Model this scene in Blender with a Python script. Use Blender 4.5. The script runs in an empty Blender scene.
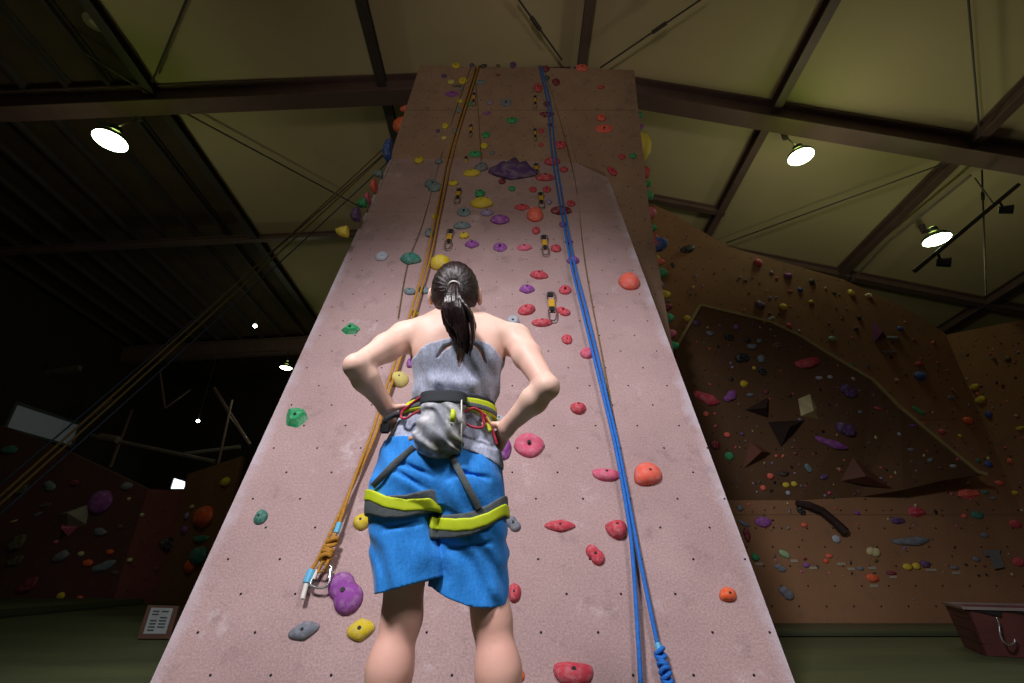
import bpy, bmesh, math, random
import numpy as np
from mathutils import Vector, Matrix, noise as mnoise

C = bpy.context.scene
COL = C.collection

# ------------------------------------------------------------------ camera
FPX = 480.0                      # focal length in pixels of a 1024 wide frame
PITCH = math.radians(25.3)
CAMZ = 0.577
cam_d = bpy.data.cameras.new('camera')
cam_d.sensor_width = 36.0
cam_d.lens = FPX * 36.0 / 1024.0
cam_d.clip_start = 0.05
cam_d.clip_end = 200
cam = bpy.data.objects.new('camera', cam_d)
COL.objects.link(cam)
cam.location = (0, 0, CAMZ)
cam.rotation_euler = (math.pi / 2 + PITCH, 0, 0)
C.camera = cam

# ------------------------------------------------------------------ world, exposure, big lights
w = bpy.data.worlds.new('world')
C.world = w
w.use_nodes = True
w.node_tree.nodes['Background'].inputs[0].default_value = (0.62, 0.50, 0.40, 1)
w.node_tree.nodes['Background'].inputs[1].default_value = 0.05
C.view_settings.view_transform = 'Standard'
C.view_settings.look = 'None'
C.view_settings.exposure = 0.0
C.view_settings.gamma = 1.0
C.view_settings.use_curve_mapping = False


def spot(name, loc, target, power, color, size, angle, blend):
    d = bpy.data.lights.new(name, 'SPOT')
    d.energy = power
    d.color = color
    d.shadow_soft_size = size
    d.spot_size = math.radians(angle)
    d.spot_blend = blend
    o = bpy.data.objects.new(name, d)
    COL.objects.link(o)
    o.location = loc
    o.rotation_euler = (Vector(target) - Vector(loc)).to_track_quat('-Z', 'Y').to_euler()
    return o


# unseen spots added behind the camera: key, fill, and one brightening the upper tower
spot('added_spot', (-1.5, -0.8, 4.3), (-0.15, 2.8, 0.7), 980, (1.0, 0.96, 0.98), 0.35, 86, 1.0)
spot('added_spot', (1.9, -0.9, 4.3), (0.1, 2.9, 0.7), 350, (1.0, 0.95, 0.98), 0.6, 86, 1.0)
spot('added_spot', (-0.6, -2.2, 3.2), (0.0, 4.7, 6.2), 330, (1.0, 0.90, 0.72), 0.5, 62, 1.0)

# ------------------------------------------------------------------ projection helpers
SP, CP = math.sin(PITCH), math.cos(PITCH)


def ray(px, py):
    x = (px - 512.0) / FPX
    y = (341.5 - py) / FPX
    return Vector((x, CP - SP * y, SP + CP * y))


CAM = Vector((0, 0, CAMZ))


def atY(px, py, Y):
    d = ray(px, py)
    return CAM + d * (Y / d.y)


def atX(px, py, X):
    d = ray(px, py)
    return CAM + d * (X / d.x)


def atZ(px, py, Z):
    d = ray(px, py)
    return CAM + d * ((Z - CAMZ) / d.z)


def onpl(px, py, P, N):
    d = ray(px, py)
    return CAM + d * ((Vector(P) - CAM).dot(N) / d.dot(N))


def proj(P):
    q = Vector(P) - CAM
    dep = q.y * CP + q.z * SP
    return (512 + FPX * q.x / dep, 341.5 - FPX * (-q.y * SP + q.z * CP) / dep, dep)


# ------------------------------------------------------------------ materials
def srgb(c):
    r = []
    for v in c:
        v = v / 255.0
        r.append(v / 12.92 if v <= 0.04045 else ((v + 0.055) / 1.055) ** 2.4)
    return tuple(r) + (1.0,)


def mat(name, col, rough=0.6, var=0.12, scale=8.0, bump=0.0, bscale=60.0, metal=0.0, emit=0.0, spec=0.5, sss=0.0, coat=0.0, linear=False):
    m = bpy.data.materials.new(name)
    m.use_nodes = True
    nt = m.node_tree
    b = nt.nodes['Principled BSDF']
    c = col if linear else srgb(col)
    b.inputs['Roughness'].default_value = rough
    b.inputs['Metallic'].default_value = metal
    b.inputs['Specular IOR Level'].default_value = spec
    tc = nt.nodes.new('ShaderNodeTexCoord')
    if var > 0:
        n = nt.nodes.new('ShaderNodeTexNoise')
        n.inputs['Scale'].default_value = scale
        n.inputs['Detail'].default_value = 4
        nt.links.new(tc.outputs['Object'], n.inputs['Vector'])
        r = nt.nodes.new('ShaderNodeValToRGB')
        r.color_ramp.elements[0].position = 0.3
        r.color_ramp.elements[1].position = 0.7
        r.color_ramp.elements[0].color = tuple(v * (1 - var) for v in c[:3]) + (1,)
        r.color_ramp.elements[1].color = tuple(min(1, v * (1 + var)) for v in c[:3]) + (1,)
        nt.links.new(n.outputs['Fac'], r.inputs[0])
        nt.links.new(r.outputs[0], b.inputs['Base Color'])
    else:
        b.inputs['Base Color'].default_value = c
    if bump > 0:
        n2 = nt.nodes.new('ShaderNodeTexNoise')
        n2.inputs['Scale'].default_value = bscale
        n2.inputs['Detail'].default_value = 3
        nt.links.new(tc.outputs['Object'], n2.inputs['Vector'])
        bp = nt.nodes.new('ShaderNodeBump')
        bp.inputs['Strength'].default_value = bump
        bp.inputs['Distance'].default_value = 0.01
        nt.links.new(n2.outputs['Fac'], bp.inputs['Height'])
        nt.links.new(bp.outputs[0], b.inputs['Normal'])
    if emit > 0:
        b.inputs['Emission Color'].default_value = c
        b.inputs['Emission Strength'].default_value = emit
    if sss > 0:
        b.inputs['Subsurface Weight'].default_value = sss
        b.inputs['Subsurface Radius'].default_value = (0.02, 0.008, 0.004)
        b.inputs['Subsurface Scale'].default_value = 0.5
    if coat > 0:
        b.inputs['Coat Weight'].default_value = coat
    return m


class NB:
    """small node builder"""
    def __init__(s, m):
        s.nt = m.node_tree

    def n(s, t, **kw):
        nd = s.nt.nodes.new(t)
        for k, v in kw.items():
            setattr(nd, k, v)
        return nd

    def link(s, a, b):
        s.nt.links.new(a, b)

    def math(s, op, a, b=None, c=None):
        nd = s.nt.nodes.new('ShaderNodeMath')
        nd.operation = op
        for i, v in enumerate((a, b, c)):
            if v is None:
                continue
            if isinstance(v, (int, float)):
                nd.inputs[i].default_value = v
            else:
                s.nt.links.new(v, nd.inputs[i])
        return nd.outputs[0]

    def mix(s, f, a, b):
        nd = s.nt.nodes.new('ShaderNodeMix')
        nd.data_type = 'RGBA'
        if isinstance(f, (int, float)):
            nd.inputs[0].default_value = f
        else:
            s.nt.links.new(f, nd.inputs[0])
        for v, i in ((a, 6), (b, 7)):
            if isinstance(v, tuple):
                nd.inputs[i].default_value = v
            else:
                s.nt.links.new(v, nd.inputs[i])
        return nd.outputs[2]

    def noise(s, vec, scale, detail=4, rough=0.55):
        nd = s.nt.nodes.new('ShaderNodeTexNoise')
        nd.inputs['Scale'].default_value = scale
        nd.inputs['Detail'].default_value = detail
        nd.inputs['Roughness'].default_value = rough
        s.nt.links.new(vec, nd.inputs['Vector'])
        return nd.outputs['Fac']

    def ramp(s, f, p0, p1, c0=(0, 0, 0, 1), c1=(1, 1, 1, 1)):
        nd = s.nt.nodes.new('ShaderNodeValToRGB')
        nd.color_ramp.elements[0].position = p0
        nd.color_ramp.elements[1].position = p1
        nd.color_ramp.elements[0].color = c0
        nd.color_ramp.elements[1].color = c1
        s.nt.links.new(f, nd.inputs[0])
        return nd.outputs[0]


def wall_mat(name, c0, c1, c_chalk, gu, gv, ou, ov, hole=0.0066, chalk=0.5, edge=None, bump=0.5, seams=(), plane='xy'):
    """gritty painted plywood with bolt holes on a staggered grid, in the panel's own coordinates"""
    m = bpy.data.materials.new(name)
    m.use_nodes = True
    q = NB(m)
    b = m.node_tree.nodes['Principled BSDF']
    b.inputs['Roughness'].default_value = 0.85
    b.inputs['Specular IOR Level'].default_value = 0.25
    tc = q.n('ShaderNodeTexCoord').outputs['Object']
    sep = q.n('ShaderNodeSeparateXYZ')
    q.link(tc, sep.inputs[0])
    U, V = sep.outputs['XYZ'.index(plane[0].upper())], sep.outputs['XYZ'.index(plane[1].upper())]
    big = q.noise(tc, 1.3, 5, 0.6)
    fine = q.noise(tc, 90, 3, 0.7)
    col = q.mix(q.ramp(big, 0.3, 0.7), srgb(c0), srgb(c1))
    grit = q.ramp(fine, 0.35, 0.68, (0.78, 0.76, 0.76, 1), (1.12, 1.12, 1.12, 1))
    mul = q.n('ShaderNodeMix', data_type='RGBA', blend_type='MULTIPLY')
    mul.inputs[0].default_value = 1.0
    q.link(col, mul.inputs[6])
    q.link(grit, mul.inputs[7])
    col = mul.outputs[2]
    # dark rubber scuffs
    scf = q.noise(tc, 4.5, 6, 0.7)
    col = q.mix(q.math('MULTIPLY', q.ramp(scf, 0.56, 0.72), 0.45), col, srgb((105, 90, 92)))
    # chalk smears
    mp = q.n('ShaderNodeMapping')
    mp.inputs['Location'].default_value = (3.1, 7.7, 1.0)
    q.link(tc, mp.inputs[0])
    chn = q.noise(mp.outputs[0], 3.2, 8, 0.72)
    col = q.mix(q.math('MULTIPLY', q.ramp(chn, 0.60, 0.74), chalk), col, srgb(c_chalk))
    if edge:
        u0, u1, wd = edge[0], edge[1], edge[2]
        # chalky wear along both side edges; edge = (slope and offset of left edge, of right edge, width)
        dl = q.math('SUBTRACT', U, q.math('MULTIPLY_ADD', V, u0[0], u0[1]))
        dr = q.math('SUBTRACT', q.math('MULTIPLY_ADD', V, u1[0], u1[1]), U)
        dd = q.math('MINIMUM', dl, dr)
        jit = q.math('MULTIPLY', q.noise(tc, 6, 6, 0.7), wd * 1.6)
        e = q.math('DIVIDE', q.math('SUBTRACT', jit, dd), wd)
        e = q.ramp(e, 0.0, 1.0)
        col = q.mix(q.math('MULTIPLY', e, q.math('MULTIPLY', q.ramp(q.noise(tc, 2.6, 4), .35, .62), 0.62)), col, srgb(edge[3]))
    for (a, bb, sw) in seams:
        # a straight panel joint: |a*U + V - bb| < sw
        dseam = q.math('ABSOLUTE', q.math('SUBTRACT', q.math('MULTIPLY_ADD', U, a, V), bb))
        f = q.math('LESS_THAN', dseam, sw)
        col = q.mix(q.math('MULTIPLY', f, 0.5), col, srgb((80, 62, 58)))
    # bolt holes
    vv = q.math('DIVIDE', q.math('SUBTRACT', V, ov), gv)
    row = q.math('FLOOR', q.math('ADD', vv, 0.5))
    par = q.math('MULTIPLY', q.math('FLOORED_MODULO', row, 2.0), 0.5)
    uu = q.math('ADD', q.math('DIVIDE', q.math('SUBTRACT', U, ou), gu), par)
    fu = q.math('MULTIPLY', q.math('SUBTRACT', uu, q.math('FLOOR', q.math('ADD', uu, 0.5))), gu)
    fv = q.math('MULTIPLY', q.math('SUBTRACT', vv, row), gv)
    dist = q.math('SQRT', q.math('ADD', q.math('MULTIPLY', fu, fu), q.math('MULTIPLY', fv, fv)))
    isH = q.math('LESS_THAN', dist, hole)
    col = q.mix(isH, col, srgb((26, 22, 24)))
    q.link(col, b.inputs['Base Color'])
    bp = q.n('ShaderNodeBump')
    bp.inputs['Strength'].default_value = bump
    bp.inputs['Distance'].default_value = 0.004
    hgt = q.math('SUBTRACT', fine, q.math('MULTIPLY', isH, 2.0))
    q.link(hgt, bp.inputs['Height'])
    q.link(bp.outputs[0], b.inputs['Normal'])
    return m


# ------------------------------------------------------------------ object helpers
def obj(name, me, m=None, parent=None, mw=None):
    if isinstance(me, bmesh.types.BMesh):
        d = bpy.data.meshes.new(name)
        me.to_mesh(d)
        me.free()
        me = d
    o = bpy.data.objects.new(name, me)
    COL.objects.link(o)
    if m is not None:
        ms = m if isinstance(m, (list, tuple)) else [m]
        for x in ms:
            me.materials.append(x)
    if parent is not None:
        o.parent = parent
    if mw is not None:
        o.matrix_local = mw
    return o


def tag(o, label, cat, group=None):
    o['label'] = label
    o['category'] = cat
    if group:
        o['group'] = group
    return o


def struct(o):
    o['kind'] = 'structure'
    return o


def thing(name, label, cat, loc=(0, 0, 0), group=None):
    o = bpy.data.objects.new(name, None)
    o.empty_display_size = 0.1
    COL.objects.link(o)
    o.location = loc
    return tag(o, label, cat, group)


def smooth(o, ang=None):
    me = o.data
    me.polygons.foreach_set('use_smooth', [True] * len(me.polygons))
    if ang:
        me.set_sharp_from_angle(angle=math.radians(ang))
    return o


def setfit(o, e):
    """put a world-space mesh under an Empty standing at e"""
    o.parent = e
    o.matrix_parent_inverse = Matrix.Translation(e.location).inverted()
    return o


def bm_box(bm, c, s, rot=None):
    r = bmesh.ops.create_cube(bm, size=1.0)
    M = Matrix.Translation(c) @ (rot.to_4x4() if rot else Matrix.Identity(4)) @ Matrix.Diagonal((s[0], s[1], s[2], 1))
    bmesh.ops.transform(bm, matrix=M, verts=r['verts'])
    return r['verts']


def bm_tube(bm, pts, rad, seg=8, caps=True, flat=1.0):
    pts = [Vector(p) for p in pts]
    n = len(pts)
    rings = []
    up = None
    for i, p in enumerate(pts):
        t = (pts[min(i + 1, n - 1)] - pts[max(i - 1, 0)]).normalized()
        if up is None:
            up = Vector((0, 0, 1)) if abs(t.z) < 0.9 else Vector((1, 0, 0))
        a = t.cross(up).normalized()
        bvec = a.cross(t).normalized()
        up = bvec
        r = rad[i] if isinstance(rad, (list, tuple)) else rad
        rings.append([bm.verts.new(p + a * math.cos(2 * math.pi * k / seg) * r + bvec * math.sin(2 * math.pi * k / seg) * r * flat) for k in range(seg)])
    for i in range(n - 1):
        for k in range(seg):
            bm.faces.new((rings[i][k], rings[i][(k + 1) % seg], rings[i + 1][(k + 1) % seg], rings[i + 1][k]))
    if caps:
        bm.faces.new(list(reversed(rings[0])))
        bm.faces.new(rings[-1])


def bm_bar(bm, a, b, w, h, up=Vector((0, 0, 1))):
    """straight bar of w x h section between two points"""
    a, b = Vector(a), Vector(b)
    t = (b - a).normalized()
    s = t.cross(up).normalized()
    u = s.cross(t).normalized()
    vs = []
    for p in (a, b):
        for (i, j) in ((-1, -1), (1, -1), (1, 1), (-1, 1)):
            vs.append(bm.verts.new(p + s * (i * w / 2) + u * (j * h / 2)))
    for f in ((0, 1, 5, 4), (1, 2, 6, 5), (2, 3, 7, 6), (3, 0, 4, 7), (3, 2, 1, 0), (4, 5, 6, 7)):
        bm.faces.new([vs[k] for k in f])


def bm_ibeam(bm, a, b, w, h, t=0.03):
    a, b = Vector(a), Vector(b)
    up = Vector((0, 0, 1))
    s = (b - a).normalized().cross(up).normalized()
    u = s.cross((b - a).normalized()).normalized()
    bm_bar(bm, a - u * (h / 2 - t / 2), b - u * (h / 2 - t / 2), w, t)
    bm_bar(bm, a + u * (h / 2 - t / 2), b + u * (h / 2 - t / 2), w, t)
    bm_bar(bm, a, b, t, h - 2 * t + 0.002)


def prism(bm, pts, off):
    """closed slab: polygon pts and the same polygon moved by off"""
    n = len(pts)
    a = [bm.verts.new(Vector(p)) for p in pts]
    b = [bm.verts.new(Vector(p) + Vector(off)) for p in pts]
    bm.faces.new(a)
    bm.faces.new(list(reversed(b)))
    for i in range(n):
        bm.faces.new((a[i], b[i], b[(i + 1) % n], a[(i + 1) % n]))
    bmesh.ops.recalc_face_normals(bm, faces=bm.faces)


# ------------------------------------------------------------------ signed distance modelling
def surfnet(f, lo, hi, h):
    lo = np.array(lo, float)
    hi = np.array(hi, float)
    K = 4
    n = (np.ceil((hi - lo) / (h * K)).astype(int) + 1) * K + 1
    nc = (n - 1) // K + 1
    cx = [lo[i] + np.arange(nc[i]) * h * K for i in range(3)]
    G = np.stack(np.meshgrid(*cx, indexing='ij'), -1).reshape(-1, 3)
    dc = f(G).reshape(nc)
    near = np.abs(dc) < h * K * 3.0
    # a block (cell of coarse grid) is fine if any of its corners is near
    blk = np.zeros(nc - 1, bool)
    for i in (0, 1):
        for j in (0, 1):
            for k in (0, 1):
                blk |= near[i:nc[0] - 1 + i, j:nc[1] - 1 + j, k:nc[2] - 1 + k]
    D = np.repeat(np.repeat(np.repeat(dc, K, 0), K, 1), K, 2)[:n[0], :n[1], :n[2]].copy()
    M = np.zeros(n, bool)
    B = np.repeat(np.repeat(np.repeat(blk, K, 0), K, 1), K, 2)
    for i in (0, 1):
        for j in (0, 1):
            for k in (0, 1):
                M[i:i + B.shape[0], j:j + B.shape[1], k:k + B.shape[2]] |= B
    idx = np.argwhere(M)
    D[M] = f(lo + idx * h)
    S = D < 0
    cs = [slice(0, -1), slice(1, None)]
    cnt = np.zeros(n - 1, int)
    for i in (0, 1):
        for j in (0, 1):
            for k in (0, 1):
                cnt += S[cs[i], cs[j], cs[k]]
    act = (cnt > 0) & (cnt < 8)
    ids = -np.ones(n - 1, int)
    A = np.argwhere(act)
    ids[act] = np.arange(len(A))
    acc = np.zeros((len(A), 3))
    num = np.zeros(len(A))
    cor = [(i, j, k) for i in (0, 1) for j in (0, 1) for k in (0, 1)]
    for a in cor:
        for ax in range(3):
            if a[ax]:
                continue
            b = list(a)
            b[ax] = 1
            da = D[A[:, 0] + a[0], A[:, 1] + a[1], A[:, 2] + a[2]]
            db = D[A[:, 0] + b[0], A[:, 1] + b[1], A[:, 2] + b[2]]
            x = (da < 0) != (db < 0)
            t = np.where(x, da / np.where(x, da - db, 1), 0)
            p = np.tile(np.array(a, float), (len(A), 1))
            p[:, ax] += t
            acc[x] += p[x]
            num[x] += 1
    V = lo + (A + acc / num[:, None]) * h
    F = []
    for ax in range(3):
        u, v = [(1, 2), (2, 0), (0, 1)][ax]
        s0 = [slice(None)] * 3
        s1 = [slice(None)] * 3
        s0[ax] = slice(0, -1)
        s1[ax] = slice(1, None)
        a = S[tuple(s0)]
        b = S[tuple(s1)]
        E = np.argwhere(a != b)
        E = E[(E[:, u] > 0) & (E[:, v] > 0) & (E[:, u] < n[u] - 1) & (E[:, v] < n[v] - 1)]
        fl = a[E[:, 0], E[:, 1], E[:, 2]]
        q = []
        for (du, dv) in ((-1, -1), (0, -1), (0, 0), (-1, 0)):
            e = E.copy()
            e[:, u] += du
            e[:, v] += dv
            q.append(ids[e[:, 0], e[:, 1], e[:, 2]])
        q = np.stack(q, -1)
        q[~fl] = q[~fl][:, ::-1]
        F.append(q)
    F = np.concatenate(F)
    F = F[(F >= 0).all(1)]
    return V, F


def sdf_obj(name, f, lo, hi, h, m, parent=None, relax=1):
    V, F = surfnet(f, lo, hi, h)
    # light relaxation of the vertices along the net
    for _ in range(relax):
        acc = np.zeros_like(V)
        num = np.zeros(len(V))
        for i in range(4):
            a, b = F[:, i], F[:, (i + 1) % 4]
            np.add.at(acc, a, V[b])
            np.add.at(acc, b, V[a])
            np.add.at(num, a, 1)
            np.add.at(num, b, 1)
        V = 0.5 * V + 0.5 * acc / np.maximum(num, 1)[:, None]
    me = bpy.data.meshes.new(name)
    me.vertices.add(len(V))
    me.vertices.foreach_set('co', V.astype(np.float32).ravel())
    me.loops.add(len(F) * 4)
    me.loops.foreach_set('vertex_index', F.astype(np.int32).ravel())
    me.polygons.add(len(F))
    me.polygons.foreach_set('loop_start', np.arange(0, len(F) * 4, 4, dtype=np.int32))
    me.polygons.foreach_set('use_smooth', np.ones(len(F), bool))
    me.update(calc_edges=True)
    me.validate()
    o = obj(name, me, m)
    if parent is not None:
        setfit(o, parent) if parent.type == 'EMPTY' else attach(o, parent)
    return o


def attach(o, par):
    o.parent = par
    bpy.context.view_layer.update()
    o.matrix_parent_inverse = par.matrix_world.inverted()
    return o


def smin(a, b, k):
    h = np.maximum(k - np.abs(a - b), 0) / k
    return np.minimum(a, b) - h * h * k * 0.25


def smax(a, b, k):
    return -smin(-a, -b, k)


def rcone(P, a, b, ra, rb):
    a = np.array(a, float)
    b = np.array(b, float)
    ba = b - a
    L2 = ba @ ba
    t = np.clip((P - a) @ ba / L2, 0, 1)
    d = np.linalg.norm(P - a - t[:, None] * ba, axis=1)
    return d - (ra + (rb - ra) * t)


def ell(P, c, r, R=None):
    q = P - np.array(c, float)
    if R is not None:
        q = q @ R            # R columns = local axes
    r = np.array(r, float)
    k0 = np.linalg.norm(q / r, axis=1)
    k1 = np.linalg.norm(q / (r * r), axis=1)
    return k0 * (k0 - 1) / np.maximum(k1, 1e-9)


def loft(P, keys, ex=2.0):
    """keys: (z, cx, cy, a, b); vertical loft of (super)ellipses; open at its ends (cut it yourself)"""
    K = np.array(sorted(keys), float)
    z = np.clip(P[:, 2], K[0, 0], K[-1, 0])
    # cubic (Catmull-Rom) interpolation
    i = np.clip(np.searchsorted(K[:, 0], z) - 1, 0, len(K) - 2)
    t = (z - K[i, 0]) / (K[i + 1, 0] - K[i, 0])
    im = np.maximum(i - 1, 0)
    ip = np.minimum(i + 2, len(K) - 1)
    vals = []
    for c in range(1, 5):
        p0, p1, p2, p3 = K[im, c], K[i, c], K[i + 1, c], K[ip, c]
        d = (K[i + 1, 0] - K[i, 0])
        m1 = (p2 - p0) / (K[i + 1, 0] - K[im, 0]) * d
        m2 = (p3 - p1) / (K[ip, 0] - K[i, 0]) * d
        t2, t3 = t * t, t ** 3
        vals.append((2 * t3 - 3 * t2 + 1) * p1 + (t3 - 2 * t2 + t) * m1 + (-2 * t3 + 3 * t2) * p2 + (t3 - t2) * m2)
    cx, cy, a, b = vals
    a = np.maximum(a, 0.01)
    b = np.maximum(b, 0.01)
    x = (P[:, 0] - cx)
    y = (P[:, 1] - cy)
    k0 = (np.abs(x / a) ** ex + np.abs(y / b) ** ex) ** (1 / ex)
    k1 = np.sqrt((x / a ** 2) ** 2 + (y / b ** 2) ** 2)
    d = k0 * (k0 - 1) / np.maximum(k1, 1e-6)
    return d


_rng = np.random.RandomState(5)
_NT = _rng.rand(32, 32, 32)


def vnoise(P, s):
    q = P * s
    i = np.floor(q).astype(int)
    f = q - i
    f = f * f * (3 - 2 * f)
    r = 0
    for a in (0, 1):
        for b in (0, 1):
            for c in (0, 1):
                wgt = (f[:, 0] if a else 1 - f[:, 0]) * (f[:, 1] if b else 1 - f[:, 1]) * (f[:, 2] if c else 1 - f[:, 2])
                r = r + wgt * _NT[(i[:, 0] + a) % 32, (i[:, 1] + b) % 32, (i[:, 2] + c) % 32]
    return r * 2 - 1


# ================================================================== THE PLACE
class Frame:
    def __init__(s, o, u, v, n):
        s.o, s.u, s.v, s.n = Vector(o), Vector(u).normalized(), Vector(v).normalized(), Vector(n).normalized()

    def mat(s, at=None):
        at = s.o if at is None else at
        M = Matrix((s.u, s.v, s.n)).transposed().to_4x4()
        return Matrix.Translation(at) @ M

    def hit(s, px, py, off=0.0):
        return onpl(px, py, s.o + s.n * off, s.n)

    def loc(s, P):
        d = Vector(P) - s.o
        return Vector((d.dot(s.u), d.dot(s.v), d.dot(s.n)))

    def uv(s, px, py):
        return s.loc(s.hit(px, py))


EL = math.radians(69.8)
SLAB = Frame((0, 2.75, 0.085), (1, 0, 0), (0, math.cos(EL), math.sin(EL)), (0, -math.sin(EL), math.cos(EL)))
UP = Frame((0, 4.75, 0), (1, 0, 0), (0, 0, 1), (0, -1, 0))

bl, br = SLAB.uv(150, 683), SLAB.uv(795, 683)
tl, tr = SLAB.uv(392, 155), SLAB.uv(608, 178)
cr = SLAB.uv(577, 163)
al = (tl.x - bl.x) / (tl.y - bl.y)
ar = (tr.x - br.x) / (tr.y - br.y)
v0 = -0.085 / math.sin(EL)
lb = Vector((bl.x + al * (v0 - bl.y), v0, 0))
rb = Vector((br.x + ar * (v0 - br.y), v0, 0))
h0, h1 = SLAB.uv(541, 632.5), SLAB.uv(712.6, 632.5)
gu = (h1.x - h0.x) / 3
gv = SLAB.uv(625, 594).y - h0.y
M_slab = wall_mat('slab_paint', (170, 143, 143), (190, 162, 161), (226, 216, 222), gu, gv, h0.x, h0.y,
                  chalk=0.5, edge=((al, bl.x - al * bl.y), (ar, br.x - ar * br.y), 0.10, (206, 206, 222)),
                  seams=((0.0, 4.4, 0.003),))
M_up = wall_mat('upper_paint', (156, 126, 108), (176, 146, 124), (190, 176, 170), 0.3, 0.18, 0, 0, chalk=0.3, hole=0.008,
                seams=((0.0, 6.45, 0.006),), plane='xz')

tower = thing('climbing_tower', 'tall tapering climbing tower with pink textured slab face and brown upper wall', 'climbing tower', (0, 2.9, 0))
# slab face (flat panel, 3 cm thick)
bm = bmesh.new()
prism(bm, [(p.x, p.y, 0) for p in (lb, rb, tr, cr, tl)], (0, 0, -0.03))
slab = obj('slab_panel', bm, M_slab)
slab.matrix_world = SLAB.mat()
setfit(slab, tower)
# the wedge's sides
SW = lambda p: SLAB.o + SLAB.u * p.x + SLAB.v * p.y
M_side = wall_mat('side_paint', (150, 118, 98), (165, 130, 108), (190, 180, 175), 0.3, 0.18, 0, 0, chalk=0.2, plane='yz')
for (b, t, s) in ((lb, tl, 1), (rb, tr, -1)):
    bm = bmesh.new()
    B, T = SW(b), SW(t)
    pts = [B + Vector((s * .012, .01, 0)), T + Vector((s * .012, .01, 0)), Vector((T.x + s * .012, 4.78, T.z)), Vector((B.x + s * .012, 4.78, 0))]
    prism(bm, pts, (s * 0.03, 0, 0))
    setfit(obj('side_panel', bm, M_side), tower)
# core: upper wall
TL, TR = atY(420, 65, 4.75), atY(634, 70, 4.75)
ML = SW(tl)
MR = atY(649, 209, 4.75)
bm = bmesh.new()
pts = [Vector((ML.x + .02, 4.75, 0)), Vector((1.78, 4.75, 0)), Vector((MR.x, 4.75, MR.z)), TR, TL, Vector((ML.x, 4.75, ML.z - .03))]
prism(bm, pts, (0, 1.15, 0))
setfit(obj('upper_panel', bm, M_up), tower)
# facet closing the slab's right shoulder
bm = bmesh.new()
A, B = SW(cr), SW(tr)
q = atY(566, 118, 4.745)
vs = [bm.verts.new(p) for p in (A, B, Vector((B.x + .01, 4.755, B.z + .30)), q, Vector((B.x + .01, 4.755, B.z - .02)))]
bm.faces.new((vs[0], vs[1], vs[2]))
bm.faces.new((vs[0], vs[2], vs[3]))
bm.faces.new((vs[1], vs[4], vs[2]))
bmesh.ops.recalc_face_normals(bm, faces=bm.faces)
setfit(obj('shoulder_panel', bm, M_up), tower)

# ------------------------------------------------------------------ floor
m = bpy.data.materials.new('mat_floor')
m.use_nodes = True
qn = NB(m)
tc = qn.n('ShaderNodeTexCoord').outputs['Object']
mp = qn.n('ShaderNodeMapping')
mp.inputs['Scale'].default_value = (0.25, 1.6, 1)
qn.link(tc, mp.inputs[0])
st = qn.noise(mp.outputs[0], 1.2, 5)
bc = qn.mix(qn.ramp(st, 0.35, 0.65), srgb((60, 66, 44)), srgb((84, 90, 56)))
qn.link(bc, m.node_tree.nodes['Principled BSDF'].inputs['Base Color'])
m.node_tree.nodes['Principled BSDF'].inputs['Roughness'].default_value = 0.55
bm = bmesh.new()
bm_box(bm, (0, 8, -0.1), (30, 24, 0.2))
struct(obj('floor', bm, m))
M_mat = mat('crash_mat_vinyl', (72, 80, 52), 0.5, 0.15, 1.5)
M_matd = mat('crash_mat_side', (60, 66, 46), 0.6, 0.1, 2)

# ------------------------------------------------------------------ roof
NL = Vector((-0.063, 0.052, 1)).normalized()
NR = Vector((0.2546, 0.052, 1)).normalized()
PL, PR = Vector((0, 5.75, 8.367)), Vector((0, 5.75, 8.70))
XR = 1.05


def roofz(x, y):
    return (8.367 + 0.063 * x if x < XR else 8.70 - 0.2546 * x) - 0.052 * (y - 5.75)


def roofpt(px, py):
    p = onpl(px, py, PL, NL)
    if p.x > XR:
        p = onpl(px, py, PR, NR)
    return p


X1 = roofpt(150, 95).x
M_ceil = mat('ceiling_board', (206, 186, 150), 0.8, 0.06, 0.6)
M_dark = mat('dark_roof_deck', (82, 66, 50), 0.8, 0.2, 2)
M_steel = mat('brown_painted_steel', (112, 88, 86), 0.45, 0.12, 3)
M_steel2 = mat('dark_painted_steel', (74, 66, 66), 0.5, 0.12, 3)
YA, YB = -4.5, 17.5


def sheet(name, xa, xb, m, dz):
    bm = bmesh.new()
    pts = [Vector((x, y, roofz(x, y) + dz)) for (x, y) in ((xa, YA), (xb, YA), (xb, YB), (xa, YB))]
    prism(bm, pts, (0, 0, 0.06))
    return struct(obj(name, bm, m))


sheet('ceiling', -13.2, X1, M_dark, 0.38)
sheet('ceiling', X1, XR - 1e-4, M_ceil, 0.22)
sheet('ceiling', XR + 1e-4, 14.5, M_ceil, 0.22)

ntrim = [0]


def trim(bm, m):
    ntrim[0] += 1
    return struct(obj('trim_%d' % ntrim[0], bm, m))


def beam_x(y, xa, xb, wd, ht, dz=0.0, m=M_steel):
    bm = bmesh.new()
    bm_ibeam(bm, (xa, y, roofz(xa, y) + dz), (xb, y, roofz(xb, y) + dz), wd, ht)
    return trim(bm, m)


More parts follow.
